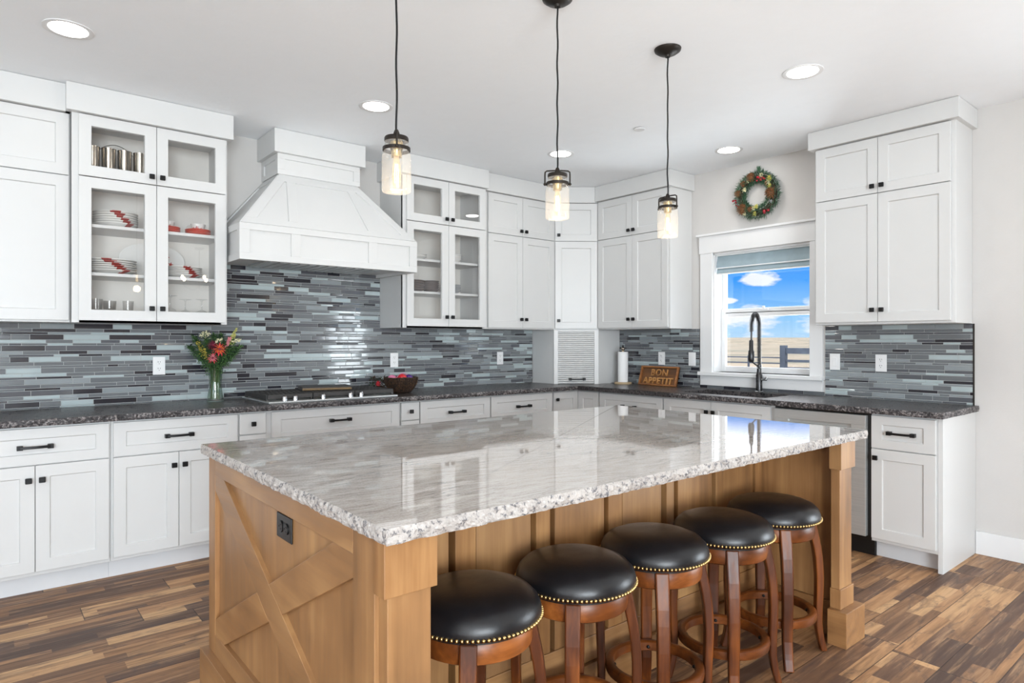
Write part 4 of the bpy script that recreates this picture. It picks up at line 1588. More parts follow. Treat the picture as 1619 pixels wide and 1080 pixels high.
# ------------------------------------------------------------------ pendants
def make_pendant():
    """origin at the jar centre line, z = 0 at the jar bottom"""
    t = thing('pendant_light', 'x', 'pendant light', (0, 0, 0))
    top = CZ - 1.812
    MB().lathe([(1e-4, top - .040), (.012, top - .040), (.014, top - .030), (.045, top - .022), (.062, top - .010), (.065, top - .0005), (1e-4, top - .0005)], 32).build('ceiling_canopy', 'bronze', t, smooth=40)
    pts = [(.0016 * math.sin(k * 1.1), .0014 * math.sin(k * .8 + 1), .20 + (top - .04 - .20) * k / 24) for k in range(25)]
    MB().tube(pts, .0036, 8).build('cord', 'black_metal', t, smooth=60)
    mb = MB().lathe([(.006, .215), (.010, .205), (.012, .196), (.039, .190), (.041, .186), (.041, .176), (.037, .175), (1e-4, .175)][::-1], 32)
    mb.build('cap', 'bronze', t, smooth=35)
    MB().lathe([(.044, .142), (.047, .143), (.047, .154), (.044, .155)], 36, close=True).build('clamp_ring', 'bronze', t, smooth=40)
    mb = MB()
    pts = [(-.052, 0, .147), (-.052, 0, .185), (-.051, 0, .197), (-.044, 0, .202), (-.02, 0, .2035), (0, 0, .204), (.02, 0, .2035), (.044, 0, .202), (.051, 0, .197), (.052, 0, .185), (.052, 0, .147)]
    mb.tube(pts, .0032, 8)
    for s in (-1, 1):
        mb.sphere((s * .052, 0, .147), .0065)
        mb.tube([(s * .046, 0, .148), (s * .056, 0, .147)], .0035, 8)
    mb.build('bail', 'bronze', t, smooth=60)
    prof = [(.012, .004), (.040, .0015), (.047, .003), (.0495, .010), (.0495, .115), (.0485, .128), (.043, .140), (.0415, .150), (.0415, .158), (.0395, .160), (.0395, .174)]
    MB().lathe([(1e-4, .004)] + prof[1:], 40).build('jar', 'jar_glass', t, smooth=40)
    MB().lathe([(1e-4, .174), (.022, .174), (.022, .150), (.018, .140), (.018, .122), (1e-4, .122)][::-1], 24).build('socket', 'brass', t, smooth=35)
    bulb = MB().lathe([(1e-4, .018), (.008, .020), (.013, .030), (.0145, .050), (.014, .085), (.011, .108), (.009, .122)], 20).build('bulb', 'bulb_shell', t, smooth=60)
    mb = MB()
    for k in range(6):
        a = 2 * PI * k / 6
        mb.tube([(.006 * math.cos(a), .006 * math.sin(a), .036), (.0072 * math.cos(a), .0072 * math.sin(a), .065), (.005 * math.cos(a), .005 * math.sin(a), .098)], .0009, 5)
    mb.build('filament', 'filament_glow', bulb)
    return t


def bulb_shell():
    m = bpy.data.materials.new('bulb_shell')
    m.use_nodes = True
    MAT['bulb_shell'] = m
    t = NT(m.node_tree)
    m.node_tree.nodes.clear()
    out = t.n('ShaderNodeOutputMaterial')
    tr = t.n('ShaderNodeBsdfTransparent')
    tr.inputs['Color'].default_value = (1, .93, .82, 1)
    e = t.n('ShaderNodeEmission')
    nz = t.noise(t.coord(), 6.0, 1.0)
    t.set(e.inputs['Color'], t.mix(nz, (1, .72, .40, 1), (1, .76, .46, 1)))
    e.inputs['Strength'].default_value = 1.2
    mx = t.n('ShaderNodeMixShader')
    mx.inputs[0].default_value = 0.35
    m.node_tree.links.new(tr.outputs[0], mx.inputs[1])
    m.node_tree.links.new(e.outputs[0], mx.inputs[2])
    m.node_tree.links.new(mx.outputs[0], out.inputs['Surface'])


bulb_shell()
pend = [
    (1.097, 1.95, 62, 'mason-jar pendant lamp hanging in front of the range hood'),
    (1.853, 1.95, -40, 'mason-jar pendant lamp hanging before the corner cabinets, middle of three'),
    (2.595, 1.95, -88, 'mason-jar pendant lamp hanging nearest the window'),
]
proto = make_pendant()
for i, (x, y, r, lab) in enumerate(pend):
    o = proto if i == 0 else copy_tree(proto)
    o.location = (x, y, 1.812)
    o.rotation_euler = (0, 0, RAD(r))
    o['label'] = lab
    o['group'] = 'jar pendants over the island'
    ld = bpy.data.lights.new('pendant_lamp', 'POINT')
    ld.energy = 0.8
    ld.color = (1, .78, .52)
    ld.shadow_soft_size = .03
    lo_ = bpy.data.objects.new('pendant_lamp', ld); COL.objects.link(lo_)
    lo_.parent = o
    lo_.location = (0, 0, -.03)

# ------------------------------------------------------------------ recessed lights and the detector


def make_downlight():
    t = thing('recessed_light', 'x', 'ceiling light', (0, 0, 0))
    MB().lathe([(.078, -.002), (.098, -.0045), (.101, -.003), (.101, -.0003), (.078, -.0003)], 40, close=True).build('trim_ring', 'trim_white', t, smooth=40)
    MB().lathe([(1e-4, -.0030), (.077, -.0030), (.077, -.0004), (1e-4, -.0004)], 40).build('lens', 'downlight_glow', t, smooth=40)
    return t


spots = [
    (.312, 3.571, 'lit recessed ceiling light over the plain wall cabinet at the picture edge'),
    (1.858, 3.553, 'lit recessed ceiling light in front of the range hood chimney'),
    (3.413, 3.556, 'lit recessed ceiling light behind the middle pendant cord'),
    (4.313, 2.687, 'lit recessed ceiling light nearest the wreath'),
    (3.366, 1.659, 'lit recessed ceiling light before the wall cabinet at the counter end'),
]
proto = make_downlight()
for i, (x, y, lab) in enumerate(spots):
    o = proto if i == 0 else copy_tree(proto)
    o.location = (x, y, CZ)
    o['label'] = lab
    o['group'] = 'recessed ceiling lights'
    ld = bpy.data.lights.new('downlight_lamp', 'AREA')
    ld.shape = 'DISK'; ld.size = .15; ld.energy = 1.0; ld.color = (1, .97, .93)
    lo_ = bpy.data.objects.new('downlight_lamp', ld); COL.objects.link(lo_)
    lo_.parent = o
    lo_.location = (0, 0, -.006)
sd = thing('sprinkler_cover', 'small round white cover plate on the ceiling beside the pendant nearest the window', 'ceiling cover', (3.415, 2.797, CZ))
MB().lathe([(1e-4, -.010), (.034, -.010), (.036, -.008), (.036, -.004)], 28).build('plate', 'detector_white', sd, smooth=40)
MB().lathe([(1e-4, -.004), (.028, -.004), (.028, -.0003), (1e-4, -.0003)], 20).build('neck', 'plastic_dark', sd, smooth=40)

# chandelier of the dining area behind the camera (mirrored in the china cabinet)
chd = thing('chandelier', 'bronze dining chandelier whose bulbs shine in the china cabinet glass', 'chandelier', (2.58, -2.0, 0))
MB().tube([(0, 0, CZ - .001), (0, 0, 2.10)], .008, 8).build('rod', 'bronze', chd)
MB().lathe([(.06, CZ - .03), (.065, CZ - .0005)], 24).build('ceiling_canopy', 'bronze', chd)
for k in range(5):
    a = 2 * PI * k / 5 + .3
    ca, sa = math.cos(a), math.sin(a)
    arm = MB().tube([(0, 0, 2.12), (.12 * ca, .12 * sa, 2.09), (.24 * ca, .24 * sa, 2.13), (.27 * ca, .27 * sa, 2.20)], .007, 8).build('arm', 'bronze', chd, smooth=60)
    MB().sphere((.27 * ca, .27 * sa, 2.265), .024, 12, sz=1.5).build('bulb', 'candle_bulb_glow', arm, smooth=60)

# ------------------------------------------------------------------ cooktop
ck = thing('gas_cooktop', 'stainless gas cooktop with black cast-iron grates and five chrome knobs', 'cooktop', (1.858, 4.345, ZC))
MB().box(-.457, .457, -.250, .250, .0005, .012).build('tray', 'stainless', ck, bevel=.003)
for gx_ in (-.300, 0, .300):
    mb = MB()
    w2, d2 = .147, .215
    z0, z1 = .035, .052
    for s in (-1, 1):
        mb.box(s * w2 - .008, s * w2 + .008, -d2 + .03, d2 + .02, z0 - .014, z1)
        mb.box(-w2, w2, .0 + s * d2 + .025 - .007, s * d2 + .025 + .007, z0 - .010, z1)
    for k in range(9):
        xx = -w2 + 2 * w2 * (k + 1) / 10
        mb.box(xx - .006, xx + .006, -d2 + .03, d2 + .02, z0 + .004, z1)
    for yy in (-.09, .025, .135):
        mb.box(-w2, w2, yy - .006, yy + .006, z0, z1)
    for sx in (-1, 1):
        for yy in (-d2 + .035, d2 + .015):
            mb.box(sx * w2 - .009, sx * w2 + .009, yy - .009, yy + .009, .012, z0)
    mb.xf(Matrix.Translation((gx_, 0, 0)))
    mb.build('grate', 'cast_iron', ck, bevel=.002)
for bx, by, r in ((-.30, -.08, .042), (-.30, .14, .036), (0, .03, .055), (.30, -.08, .036), (.30, .14, .042)):
    mb = MB().lathe([(r + .012, .0125), (r + .010, .020), (r, .022), (r, .030), (1e-4, .032)], 24, (bx, by, 0))
    mb.build('burner', 'cast_iron', ck, smooth=40)
for kx in (-.352, -.283, -.095, .100, .180):
    mb = MB().lathe([(.019, 0), (.0185, .012), (.016, .026), (.015, .030), (1e-4, .031)], 20, (kx, -.228, .012))
    mb.box(kx - .004, kx + .004, -.245, -.211, .042, .048)
    mb.build('knob', 'chrome', ck, smooth=40)
gb = thing('griddle_board', 'dark flat board with a gilt front edge lying on the cooktop grates', 'board', (1.905, 4.420, ZC + .0525), RAD(-14))
MB().box(-.17, .17, -.115, .115, 0, .026).build('slab', 'board_dark', gb, bevel=.004)
MB().box(-.168, .168, -.1185, -.1145, .003, .017).build('front_edge', 'board_gold', gb, bevel=.001)

# ------------------------------------------------------------------ vase of flowers
VX, VY = 1.190, 4.500
va = thing('glass_vase', 'clear flared glass vase holding cut flowers on the dark counter', 'vase', (VX, VY, ZC + .0005))
prof = [(1e-4, .0), (.050, 0), (.053, .004), (.048, .03), (.042, .07), (.0385, .12), (.041, .17), (.048, .215), (.0495, .222), (.0475, .222), (.0395, .17), (.0365, .12), (.039, .07), (.045, .03), (.044, .014), (1e-4, .012)]
nv = 40
mb = MB().lathe(prof, nv)
mb.build('glass', 'vase_glass', va, smooth=40)


def leaf(mb, p, d, L, W, mi=0, curl=.15):
    d = Vector(d).normalized()
    s = d.cross(Vector((0, 0, 1)))
    if s.length < .05: s = Vector((1, 0, 0))
    s.normalize()
    u = s.cross(d)
    p = Vector(p)
    a, b, c = p, p + d * L * .5 + u * L * curl, p + d * L
    th = u * .0006
    pts = [a, b + s * W / 2, c, b - s * W / 2]
    mb.add([tuple(q + th) for q in pts] + [tuple(q - th) for q in pts],
           [(0, 1, 2, 3), (7, 6, 5, 4), (0, 4, 5, 1), (1, 5, 6, 2), (2, 6, 7, 3), (3, 7, 4, 0)], mi)


RN = random.Random(21)
FG = 'cut flowers in the vase'


def flower_stem(label, base, tip, kind, name, seed):
    rnd = random.Random(seed)
    t = thing(name, label, 'flower', (VX, VY, ZC + .016), 0, FG)
    b, e = Vector(base), Vector(tip)
    neck = Vector((e.x * .20, e.y * .20, .195))
    if neck.length and Vector((neck.x, neck.y)).length > .030:
        q = Vector((neck.x, neck.y)).normalized() * .030
        neck.x, neck.y = q.x, q.y
    pts = [b, b.lerp(neck, .5), neck, neck.lerp(e, .5) + Vector((0, 0, .012)), e]
    MB().tube(pts, .0028, 6).build('stem', 'stem_green', t, smooth=60)
    d = (e - neck).normalized()
    if kind[0] == 'dahlia':
        mb = MB()
        face = (d + Vector(kind[3])).normalized()
        s = face.orthogonal().normalized(); u = face.cross(s)
        R = kind[1]
        for layer, (n, rr, lift) in enumerate(((13, 1.0, .05), (11, .8, .45), (9, .55, .9), (6, .3, 1.5))):
            for k in range(n):
                a = 2 * PI * (k + .5 * layer) / n + rnd.uniform(-.1, .1)
                dr = (s * math.cos(a) + u * math.sin(a) + face * lift).normalized()
                leaf(mb, e + dr * R * .08, dr, R * rr * rnd.uniform(.9, 1.05), R * .30, (0 if layer < 1 else kind[4] if layer < 3 else 0), .10)
        mb.build('petals', kind[2], t)
        MB().sphere(e + face * R * .22, R * .2, 8).build('flower_eye', 'petal_wine', t, smooth=60)
    elif kind[0] == 'spray':
        mb = MB()
        n, L, rad, mat = kind[1:5]
        for k in range(n):
            a = rnd.random() * 2 * PI
            f = rnd.random()
            p = e - d * L * f + Vector((math.cos(a), math.sin(a), rnd.uniform(-.2, .6))) * rad * (.25 + .75 * f) * rnd.uniform(.4, 1)
            r = kind[5] * rnd.uniform(.7, 1.2)
            mb.sphere(p, r, 6)
            if k % 2 == 0:
                mb.tube([e - d * L * min(1, f + .15), p], .0009, 4)
        mb.build('blossom', mat, t)
    elif kind[0] == 'spike':
        mb = MB()
        for k in range(60):
            f = k / 60
            a = k * 2.4
            p = e - d * .065 * f + Vector((math.cos(a), math.sin(a), 0)) * .008
            mb.sphere(p, .0045, 6)
        mb.build('blossom', kind[1], t)
    # foliage along the stem
    mb = MB()
    nl = kind[-1]
    for k in range(nl):
        f = rnd.uniform(.05, .95)
        p = neck.lerp(e, f)
        a = rnd.random() * 2 * PI
        dr = Vector((math.cos(a), math.sin(a), rnd.uniform(.1, 1.0)))
        leaf(mb, p, dr, rnd.uniform(.022, .055), rnd.uniform(.006, .014), rnd.choice((0, 0, 1)))
    mb.build('leaves', ['leaf_dark', 'leaf_green'], t)
    return t


toc = Vector((-.26, -.96, 0))   # towards the room
rx = Vector((.77, -.64, 0))     # sideways as seen from the room
def T(side, up, out=0.0):
    v = rx * side * 1.32 - toc * -out
    return (v.x, v.y, up)
flower_stem('orange-red dahlia facing the room in the middle of the vase', T(.010, .01), T(.022, .325, .070), ('dahlia', .048, ['petal_red', 'petal_orange'], toc * 1.6, 1, 8), 'dahlia_flower', 1)
flower_stem('smaller pinkish red dahlia lowest over the vase rim', T(-.01, .0), T(-.012, .270, .075), ('dahlia', .036, ['petal_red', 'petal_pink'], toc * 1.8 - Vector((0, 0, .2)), 1, 5), 'dahlia_flower', 2)
flower_stem('dark wine-red dahlia behind the orange one in the vase', T(.0, .0), T(-.012, .352, .040), ('dahlia', .040, ['petal_wine', 'petal_red'], toc * 1.2, 0, 7), 'dahlia_flower', 3)
flower_stem('bright yellow goldenrod sprig on the outlet side of the vase', T(-.02, .0), T(-.088, .375, .03), ('spray', 110, .115, .032, 'goldenrod', .0052, 12), 'goldenrod_sprig', 4)
flower_stem('lower yellow goldenrod sprig beside the red dahlias in the vase', T(-.01, .0), T(-.055, .330, .05), ('spray', 70, .09, .026, 'goldenrod', .0048, 10), 'goldenrod_sprig', 5)
flower_stem('pale green goldenrod plume reaching toward the hood', T(.02, .01), T(.105, .462, .0), ('spray', 120, .11, .026, 'goldenrod_pale', .0042, 16), 'goldenrod_sprig', 6)
flower_stem('pink celosia spike standing upright in the vase', T(.015, .0), T(.072, .405, .03), ('spike', 'petal_pink', 14), 'celosia_spike', 7)
flower_stem('white yarrow cluster at the back of the vase bouquet', T(-.02, .02), T(-.055, .440, -.02), ('spray', 46, .05, .058, 'cream', .0046, 90), 'yarrow_cluster', 8)
flower_stem('cream yarrow cluster above the orange dahlia', T(.0, .02), T(.022, .395, .01), ('spray', 40, .03, .045, 'cream', .0046, 60), 'yarrow_cluster', 9)
flower_stem('small white yarrow cluster on the hood side of the vase', T(.01, .01), T(.112, .395, .015), ('spray', 30, .03, .036, 'cream', .0046, 60), 'yarrow_cluster', 10)
# feathery filler greenery between the flowers: nobody could count it
gm = MB()
rg = random.Random(77)
for s_, u_, o_ in ((-.072, .352, .02), (.028, .432, -.03), (.088, .412, -.01), (-.028, .300, .06), (.045, .300, .055), (-.045, .385, .03), (.050, .375, .035),
                   (-.135, .345, .0), (-.112, .420, .0), (.130, .350, .0), (.085, .330, .05), (-.005, .425, -.02), (-.085, .300, .03), (.100, .300, .02)):
    e_ = Vector(T(s_, u_, o_))
    neck = Vector((e_.x, e_.y)).normalized() * .028
    neck = Vector((neck.x, neck.y, .195))
    b_ = Vector(T(s_ * .15, .0))
    gm.tube([b_, b_.lerp(neck, .5), neck, neck.lerp(e_, .5) + Vector((0, 0, .012)), e_], .0024, 6, 2)
    d_ = (e_ - neck).normalized()
    for q in range(120):
        a_, f_ = rg.random() * 2 * PI, rg.random()
        p_ = e_ - d_ * .17 * f_ + Vector((math.cos(a_), math.sin(a_), rg.uniform(-.2, .6))) * .060 * (.25 + .75 * f_) * rg.uniform(.4, 1)
        gm.sphere(p_, .0034 * rg.uniform(.7, 1.2), 6, 1)
    for q in range(150):
        p_ = neck.lerp(e_, rg.uniform(.05, .95))
        a_ = rg.random() * 2 * PI
        leaf(gm, p_, (math.cos(a_), math.sin(a_), rg.uniform(.1, 1.0)), rg.uniform(.022, .055), rg.uniform(.006, .014), rg.choice((0, 0, 1)))
tag(gm.build('bouquet_foliage', ['leaf_dark', 'leaf_green', 'stem_green'], loc=(VX, VY, ZC + .016)), 'feathery dark green filler foliage around the cut flowers in the vase', 'foliage', None, 'stuff')

# ------------------------------------------------------------------ woven bowl and what lies in it
BX, BY = 2.500, 4.375
bo_ = thing('woven_bowl', 'brown woven twig bowl of ornaments on the counter beside the cooktop', 'bowl', (BX, BY, ZC + .0005))
prof = [(1e-4, .0), (.062, .0), (.088, .018), (.108, .048), (.120, .085), (.126, .118), (.120, .120), (.112, .086), (.100, .052), (.080, .024), (1e-4, .012)]
MB().lathe(prof, 44).build('wall', 'woven_twig', bo_, smooth=50)
mb = MB()
rn = random.Random(4)
for k in range(95):
    a = 2 * PI * k / 95 + rn.uniform(-.03, .03)
    tw = rn.uniform(-.35, .35)
    pts = []
    for q in range(6):
        f = q / 5
        r = .066 + .063 * math.sin(f * PI / 2) + .002
        aa = a + tw * (f - .5)
        pts.append((r * math.cos(aa), r * math.sin(aa), .006 + .112 * f ** 1.25))
    mb.tube(pts, rn.uniform(.0016, .003), 5)
for z, r in ((.116, .125), (.119, .122), (.012, .078)):
    mb.tube([(r * math.cos(2 * PI * k / 32), r * math.sin(2 * PI * k / 32), z + rn.uniform(-.002, .002)) for k in range(32)], .0034, 6, closed=True)
mb.build('twigs', 'woven_twig', bo_, smooth=60)
OG = 'ornaments in the woven bowl'
tag(MB().sphere((0, 0, 0), .040, 20).build('ornament', 'ornament_red', smooth=60, loc=(BX - .010, BY - .035, ZC + .107)), 'shiny red ball ornament in the woven bowl', 'ornament', OG)
tag(MB().sphere((0, 0, 0), .036, 20).build('ornament', 'ornament_purple', smooth=60, loc=(BX + .058, BY - .018, ZC + .104)), 'purple ball ornament in the woven bowl', 'ornament', OG)
tag(MB().sphere((0, 0, 0), .036, 20).build('ornament', 'dark_twig', smooth=60, loc=(BX + .035, BY + .052, ZC + .106)), 'dark brown ball ornament at the back of the woven bowl', 'ornament', OG)
tag(MB().sphere((0, 0, 0), .038, 20).build('ornament', 'ornament_pink', smooth=60, loc=(BX - .055, BY + .040, ZC + .100)), 'pink ball ornament in the woven bowl', 'ornament', OG)
mb = MB().tube([(-.07 + .14 * k / 12, 0, .045 * math.sin(PI * k / 12)) for k in range(13)], .003, 6)
tag(mb.build('ribbon_loop', 'ornament_pink', smooth=60, loc=(BX + .015, BY - .005, ZC + .105)), 'thin pink ribbon loop arching over the woven bowl', 'ribbon', None)
# dark flower cluster between bowl and cooktop
fc = thing('flower_garland', 'dark leafy garland with one red flower between woven bowl and mosaic', 'garland', (BX - .095, BY + .175, ZC))
mb = MB()
for k in range(110):
    a, b = rn.random() * 2 * PI, rn.uniform(-.1, 1.2)
    p = Vector((rn.uniform(-.075, .075), rn.uniform(-.035, .035), rn.uniform(.012, .105)))
    leaf(mb, p, (math.cos(a), math.sin(a) * .4, b), rn.uniform(.02, .04), rn.uniform(.010, .018), rn.choice((0, 0, 1)))
mb.tube([(-.075 + .15 * k / 8, .0, .012 + .03 * math.sin(PI * k / 8)) for k in range(9)], .010, 8, 0)
mb.build('leaves', ['dark_twig', 'leaf_dark'], fc)
mb = MB()
for k in range(14):
    a = 2 * PI * k / 14
    leaf(mb, (-.035, -.045, .070), (math.cos(a), -.5, math.sin(a)), .026, .011)
mb.sphere((-.035, -.055, .070), .008, 8)
mb.build('red_flower', 'petal_red', fc)

# ------------------------------------------------------------------ paper towels and sign
pt = thing('paper_towel_holder', 'pale wooden paper towel holder with a knobbed post in the counter corner', 'paper towel holder', (4.605, 3.965, ZC + .0005))
MB().lathe([(1e-4, 0), (.078, 0), (.080, .004), (.080, .014), (.076, .018), (1e-4, .018)], 32).build('base', 'wood_pale', pt, smooth=40)
MB().lathe([(.010, .018), (.010, .312), (1e-4, .312)], 14).build('post', 'wood_pale', pt, smooth=40)
mb = MB().sphere((0, 0, .326), .019, 16)
mb.build('finial', 'pewter', pt, smooth=60)
MB().lathe([(1e-4, .342), (.008, .342), (.010, .358), (1e-4, .360)], 12).build('finial_tip', 'black_metal', pt, smooth=60)
pr = MB().lathe([(.016, .0), (.047, .0), (.047, .279), (.016, .279)], 36, close=True)
tag(pr.build('paper_towel_roll', 'paper_white', smooth=40, loc=(4.605, 3.965, ZC + .019)), 'white paper towel roll standing on its wooden holder', 'paper towel')

sg = thing('carved_sign', 'carved wooden BON APPETIT sign leaning on the mosaic by the sink', 'sign', (4.640, 3.607, ZC + .0005), -PI / 2)
tilt = Matrix.Rotation(RAD(-17), 4, 'X')
mb = MB()
W2, H2 = .205, .178
mb.box(-W2, W2, .006, .016, 0, H2)
mb.xf(tilt); mb.build('back_board', 'sign_wood_shaded', sg)
mb = MB()
mb.box(-W2, W2, -.010, .016, 0, .014).box(-W2, W2, -.010, .016, H2 - .014, H2).box(-W2, -W2 + .016, -.010, .016, .014, H2 - .014).box(W2 - .016, W2, -.010, .016, .014, H2 - .014)
mb.xf(tilt); mb.build('rim', 'sign_wood', sg, bevel=.002)


def lettering(body, x, z, size, parent):
    cu = bpy.data.curves.new('lettering', 'FONT')
    cu.body = body
    cu.size = size
    cu.align_x = 'CENTER'
    cu.extrude = .006
    cu.offset = .0012
    cu.space_character = 1.12
    cu.materials.append(MAT['sign_letter'])
    tmp = bpy.data.objects.new('lettering_curve', cu)
    COL.objects.link(tmp)
    bpy.context.view_layer.update()
    me = bpy.data.meshes.new_from_object(tmp.evaluated_get(bpy.context.evaluated_depsgraph_get()))
    bpy.data.objects.remove(tmp)
    o = bpy.data.objects.new('lettering', me)
    COL.objects.link(o)
    o.parent = parent
    o.matrix_local = tilt @ Matrix.Translation((x, .002, z)) @ Matrix.Rotation(PI / 2, 4, 'X')
    return o


lettering('BON', .005, .094, .082, sg)
lettering('APPETIT', .0, .020, .080, sg)

# ------------------------------------------------------------------ wreath
wt = thing('wreath', 'green wreath with pine cones, cream roses and red berries above the window', 'wreath', (XB - .002, 2.682, 2.452), -PI / 2)
rw = random.Random(11)
RM = .140
MB().lathe([(RM + .022 * math.cos(2 * PI * k / 8), -.030 + .022 * math.sin(2 * PI * k / 8)) for k in range(8)], 40, axis='y', close=True).build('ring', 'dark_twig', wt, smooth=60)
# local: x across, -y out of the wall, z up
mb = MB()
for k in range(2300):
    a = rw.random() * 2 * PI
    b = rw.random() * 2 * PI
    rr = RM + .030 * math.cos(b)
    yy = -.034 + .028 * math.sin(b)
    yy = min(yy, -.006)
    p = Vector((rr * math.cos(a), yy, rr * math.sin(a)))
    out = Vector((math.cos(a) * math.cos(b), math.sin(b), math.sin(a) * math.cos(b)))
    tan = Vector((-math.sin(a), 0, math.cos(a)))
    dr = (out * rw.uniform(.3, 1) + tan * rw.uniform(-1.2, .8) + Vector((0, -.35, 0)))
    L = rw.uniform(.018, .046)
    q = p + dr.normalized() * L
    if q.y > -.002: continue
    leaf(mb, p, dr, L, rw.uniform(.0025, .006), rw.choice((0, 0, 1)))
for k in range(60):
    p = Vector((.012 + rw.uniform(-.012, .012), -.03, .175 + .028 * rw.random()))
    leaf(mb, p, (rw.uniform(-.7, .7), rw.uniform(-.6, .3), 1), .03, .005, 0)
mb.build('needle_foliage', ['needle_green', 'needle_dark'], wt)


def cone_at(a, rr, R, yo=-.062):
    mb = MB()
    cx, cz = rr * math.cos(RAD(a)), rr * math.sin(RAD(a))
    mb.sphere((cx, yo, cz), R * .62, 10)
    for k in range(46):
        f = (k + .5) / 46
        th = math.acos(1 - 1.25 * f)
        ph = k * 2.39996
        d = Vector((math.sin(th) * math.cos(ph), -math.cos(th), math.sin(th) * math.sin(ph)))
        leaf(mb, Vector((cx, yo, cz)) + d * R * .5, d + Vector((0, -.3, 0)), R * .62, R * .42, 0, .12)
    mb.build('pine_cone', 'pine_cone', wt)


for a, rr, R in ((-4, .128, .046), (222, .148, .044), (104, .146, .036), (168, .150, .030), (135, .145, .024), (250, .118, .024), (38, .120, .018)):
    cone_at(a, rr, R)


def rose_at(a, rr, R, mat, yo=-.060):
    mb = MB()
    cx, cz = rr * math.cos(RAD(a)), rr * math.sin(RAD(a))
    for layer, (n, q, lift) in enumerate(((6, 1.0, .5), (5, .75, 1.0), (3, .5, 1.8))):
        for k in range(n):
            ph = 2 * PI * k / n + layer * .5
            d = Vector((math.cos(ph), -lift, math.sin(ph)))
            leaf(mb, (cx, yo, cz), d, R * q, R * .8, 0, .2)
    mb.build('rose', mat, wt)


for a, rr, R, mt in ((70, .150, .026, 'cream'), (42, .158, .032, 'cream_yellow'), (36, .132, .030, 'cream'), (22, .128, .026, 'cream_yellow'), (150, .105, .026, 'cream'), (236, .165, .022, 'cream'),
                     (262, .108, .026, 'cream'), (275, .096, .026, 'cream_yellow'), (268, .150, .026, 'cream_yellow'), (330, .150, .020, 'china_pale_grey'), (120, .130, .018, 'cream')):
    rose_at(a, rr, R, mt)


def berries_at(a, rr, n, r, mat='berry_red'):
    mb = MB()
    cx, cz = rr * math.cos(RAD(a)), rr * math.sin(RAD(a))
    for k in range(n):
        mb.sphere((cx + rw.uniform(-.018, .018), -.062 + rw.uniform(-.012, .008), cz + rw.uniform(-.016, .016)), r, 8)
    mb.build('berries', mat, wt, smooth=60)


for a, rr, n, r in ((74, .122, 6, .009), (188, .178, 4, .008), (302, .170, 3, .013), (60, .130, 4, .008), (205, .170, 4, .006)):
    berries_at(a, rr, n, r)


# ------------------------------------------------------------------ china and glass in the cabinets
def plate_profile(R, h, foot=.55):
    return [(1e-4, .0), (R * foot, 0), (R * foot + .004, .004), (R * .78, h * .45), (R, h), (R - .001, h + .003), (R * .76, h * .45 + .004), (R * foot, .007), (1e-4, .006)]


def leafy(a0, a1, seed):
    rnd = random.Random(seed)
    patches = []
    n = 5
    for k in range(n):
        patches.append((a0 + (a1 - a0) * rnd.random(), rnd.uniform(.05, .14)))
    def f(a, q):
        if q not in (2, 3, 4, 5):
            return 0
        a = (a + PI) % (2 * PI) - PI
        return 1 if any(abs(a - c) < w and ((q + int(c * 50)) % 3 != 0 or abs(a - c) < w * .5) for c, w in patches) else 0
    return f


def china(name, label, cat, loc, R, h, mats, grp, a0=None, a1=None, seed=0, rot=None):
    mb = MB().lathe(plate_profile(R, h), 64, mfun=leafy(a0, a1, seed) if a0 is not None else None)
    o = mb.build(name, mats, smooth=50, loc=loc, rot=rot)
    return tag(o, label, cat, grp)


order = ('lowest', 'second lowest', 'third from the bottom', 'fourth from the bottom', 'fifth from the bottom', 'sixth from the bottom', 'topmost')
S1, S2, S0 = 1.9755, 1.7005, 1.4305
MP = ['china_white', 'china_red']
face = math.atan2(-.96, -.27)    # azimuth, from the plates, of the viewer's side
for k in range(6):
    nm = order[k] if k < 5 else 'topmost'
    china('soup_plate', f'{nm} maple-leaf soup plate in the stack on the top glass-cabinet shelf', 'plate', (.628, 4.500, S1 + .0005 + k * .0135), .118, .026, MP, 'soup plates on the top shelf', face + .10 + .55 - .13 * k, face + .10 + .85 - .13 * k, k)
for k in range(6):
    nm = order[k] if k < 5 else 'topmost'
    china('dinner_plate', f'{nm} maple-leaf dinner plate in the stack by the cabinet side, middle shelf', 'plate', (.600, 4.480, S2 + .0005 + k * .0125), .135, .020, MP, 'dinner plates on the middle shelf', face + .62 - .15 * k, face + .90 - .15 * k, 20 + k)
for k in range(5):
    nm = order[k] if k < 4 else 'topmost'
    china('salad_plate', f'{nm} maple-leaf salad plate in the stack under the platter, middle shelf', 'plate', (.990, 4.470, S2 + .0005 + k * .012), .110, .019, MP, 'salad plates on the middle shelf', face + .60 - .12 * k, face + .95 - .12 * k, 40 + k)
# oval platter leaning at the back
pl = thing('platter', 'large oval white platter with maple leaves leaning upright behind the plates', 'platter', (.845, 4.628, S2 + .0005))
mb = MB().lathe([(1e-4, 0), (.060, .0), (.085, .010), (.100, .016), (.100, .019), (.085, .014), (.06, .005), (1e-4, .005)][::-1], 56)
mb.xf(Matrix.Translation((0, .0, .115)) @ Matrix.Rotation(RAD(-14), 4, 'X') @ Matrix.Diagonal((1.85, 1, 1.13, 1)) @ Matrix.Rotation(RAD(90), 4, 'X'))
mb.build('dish', 'china_white', pl, smooth=50)


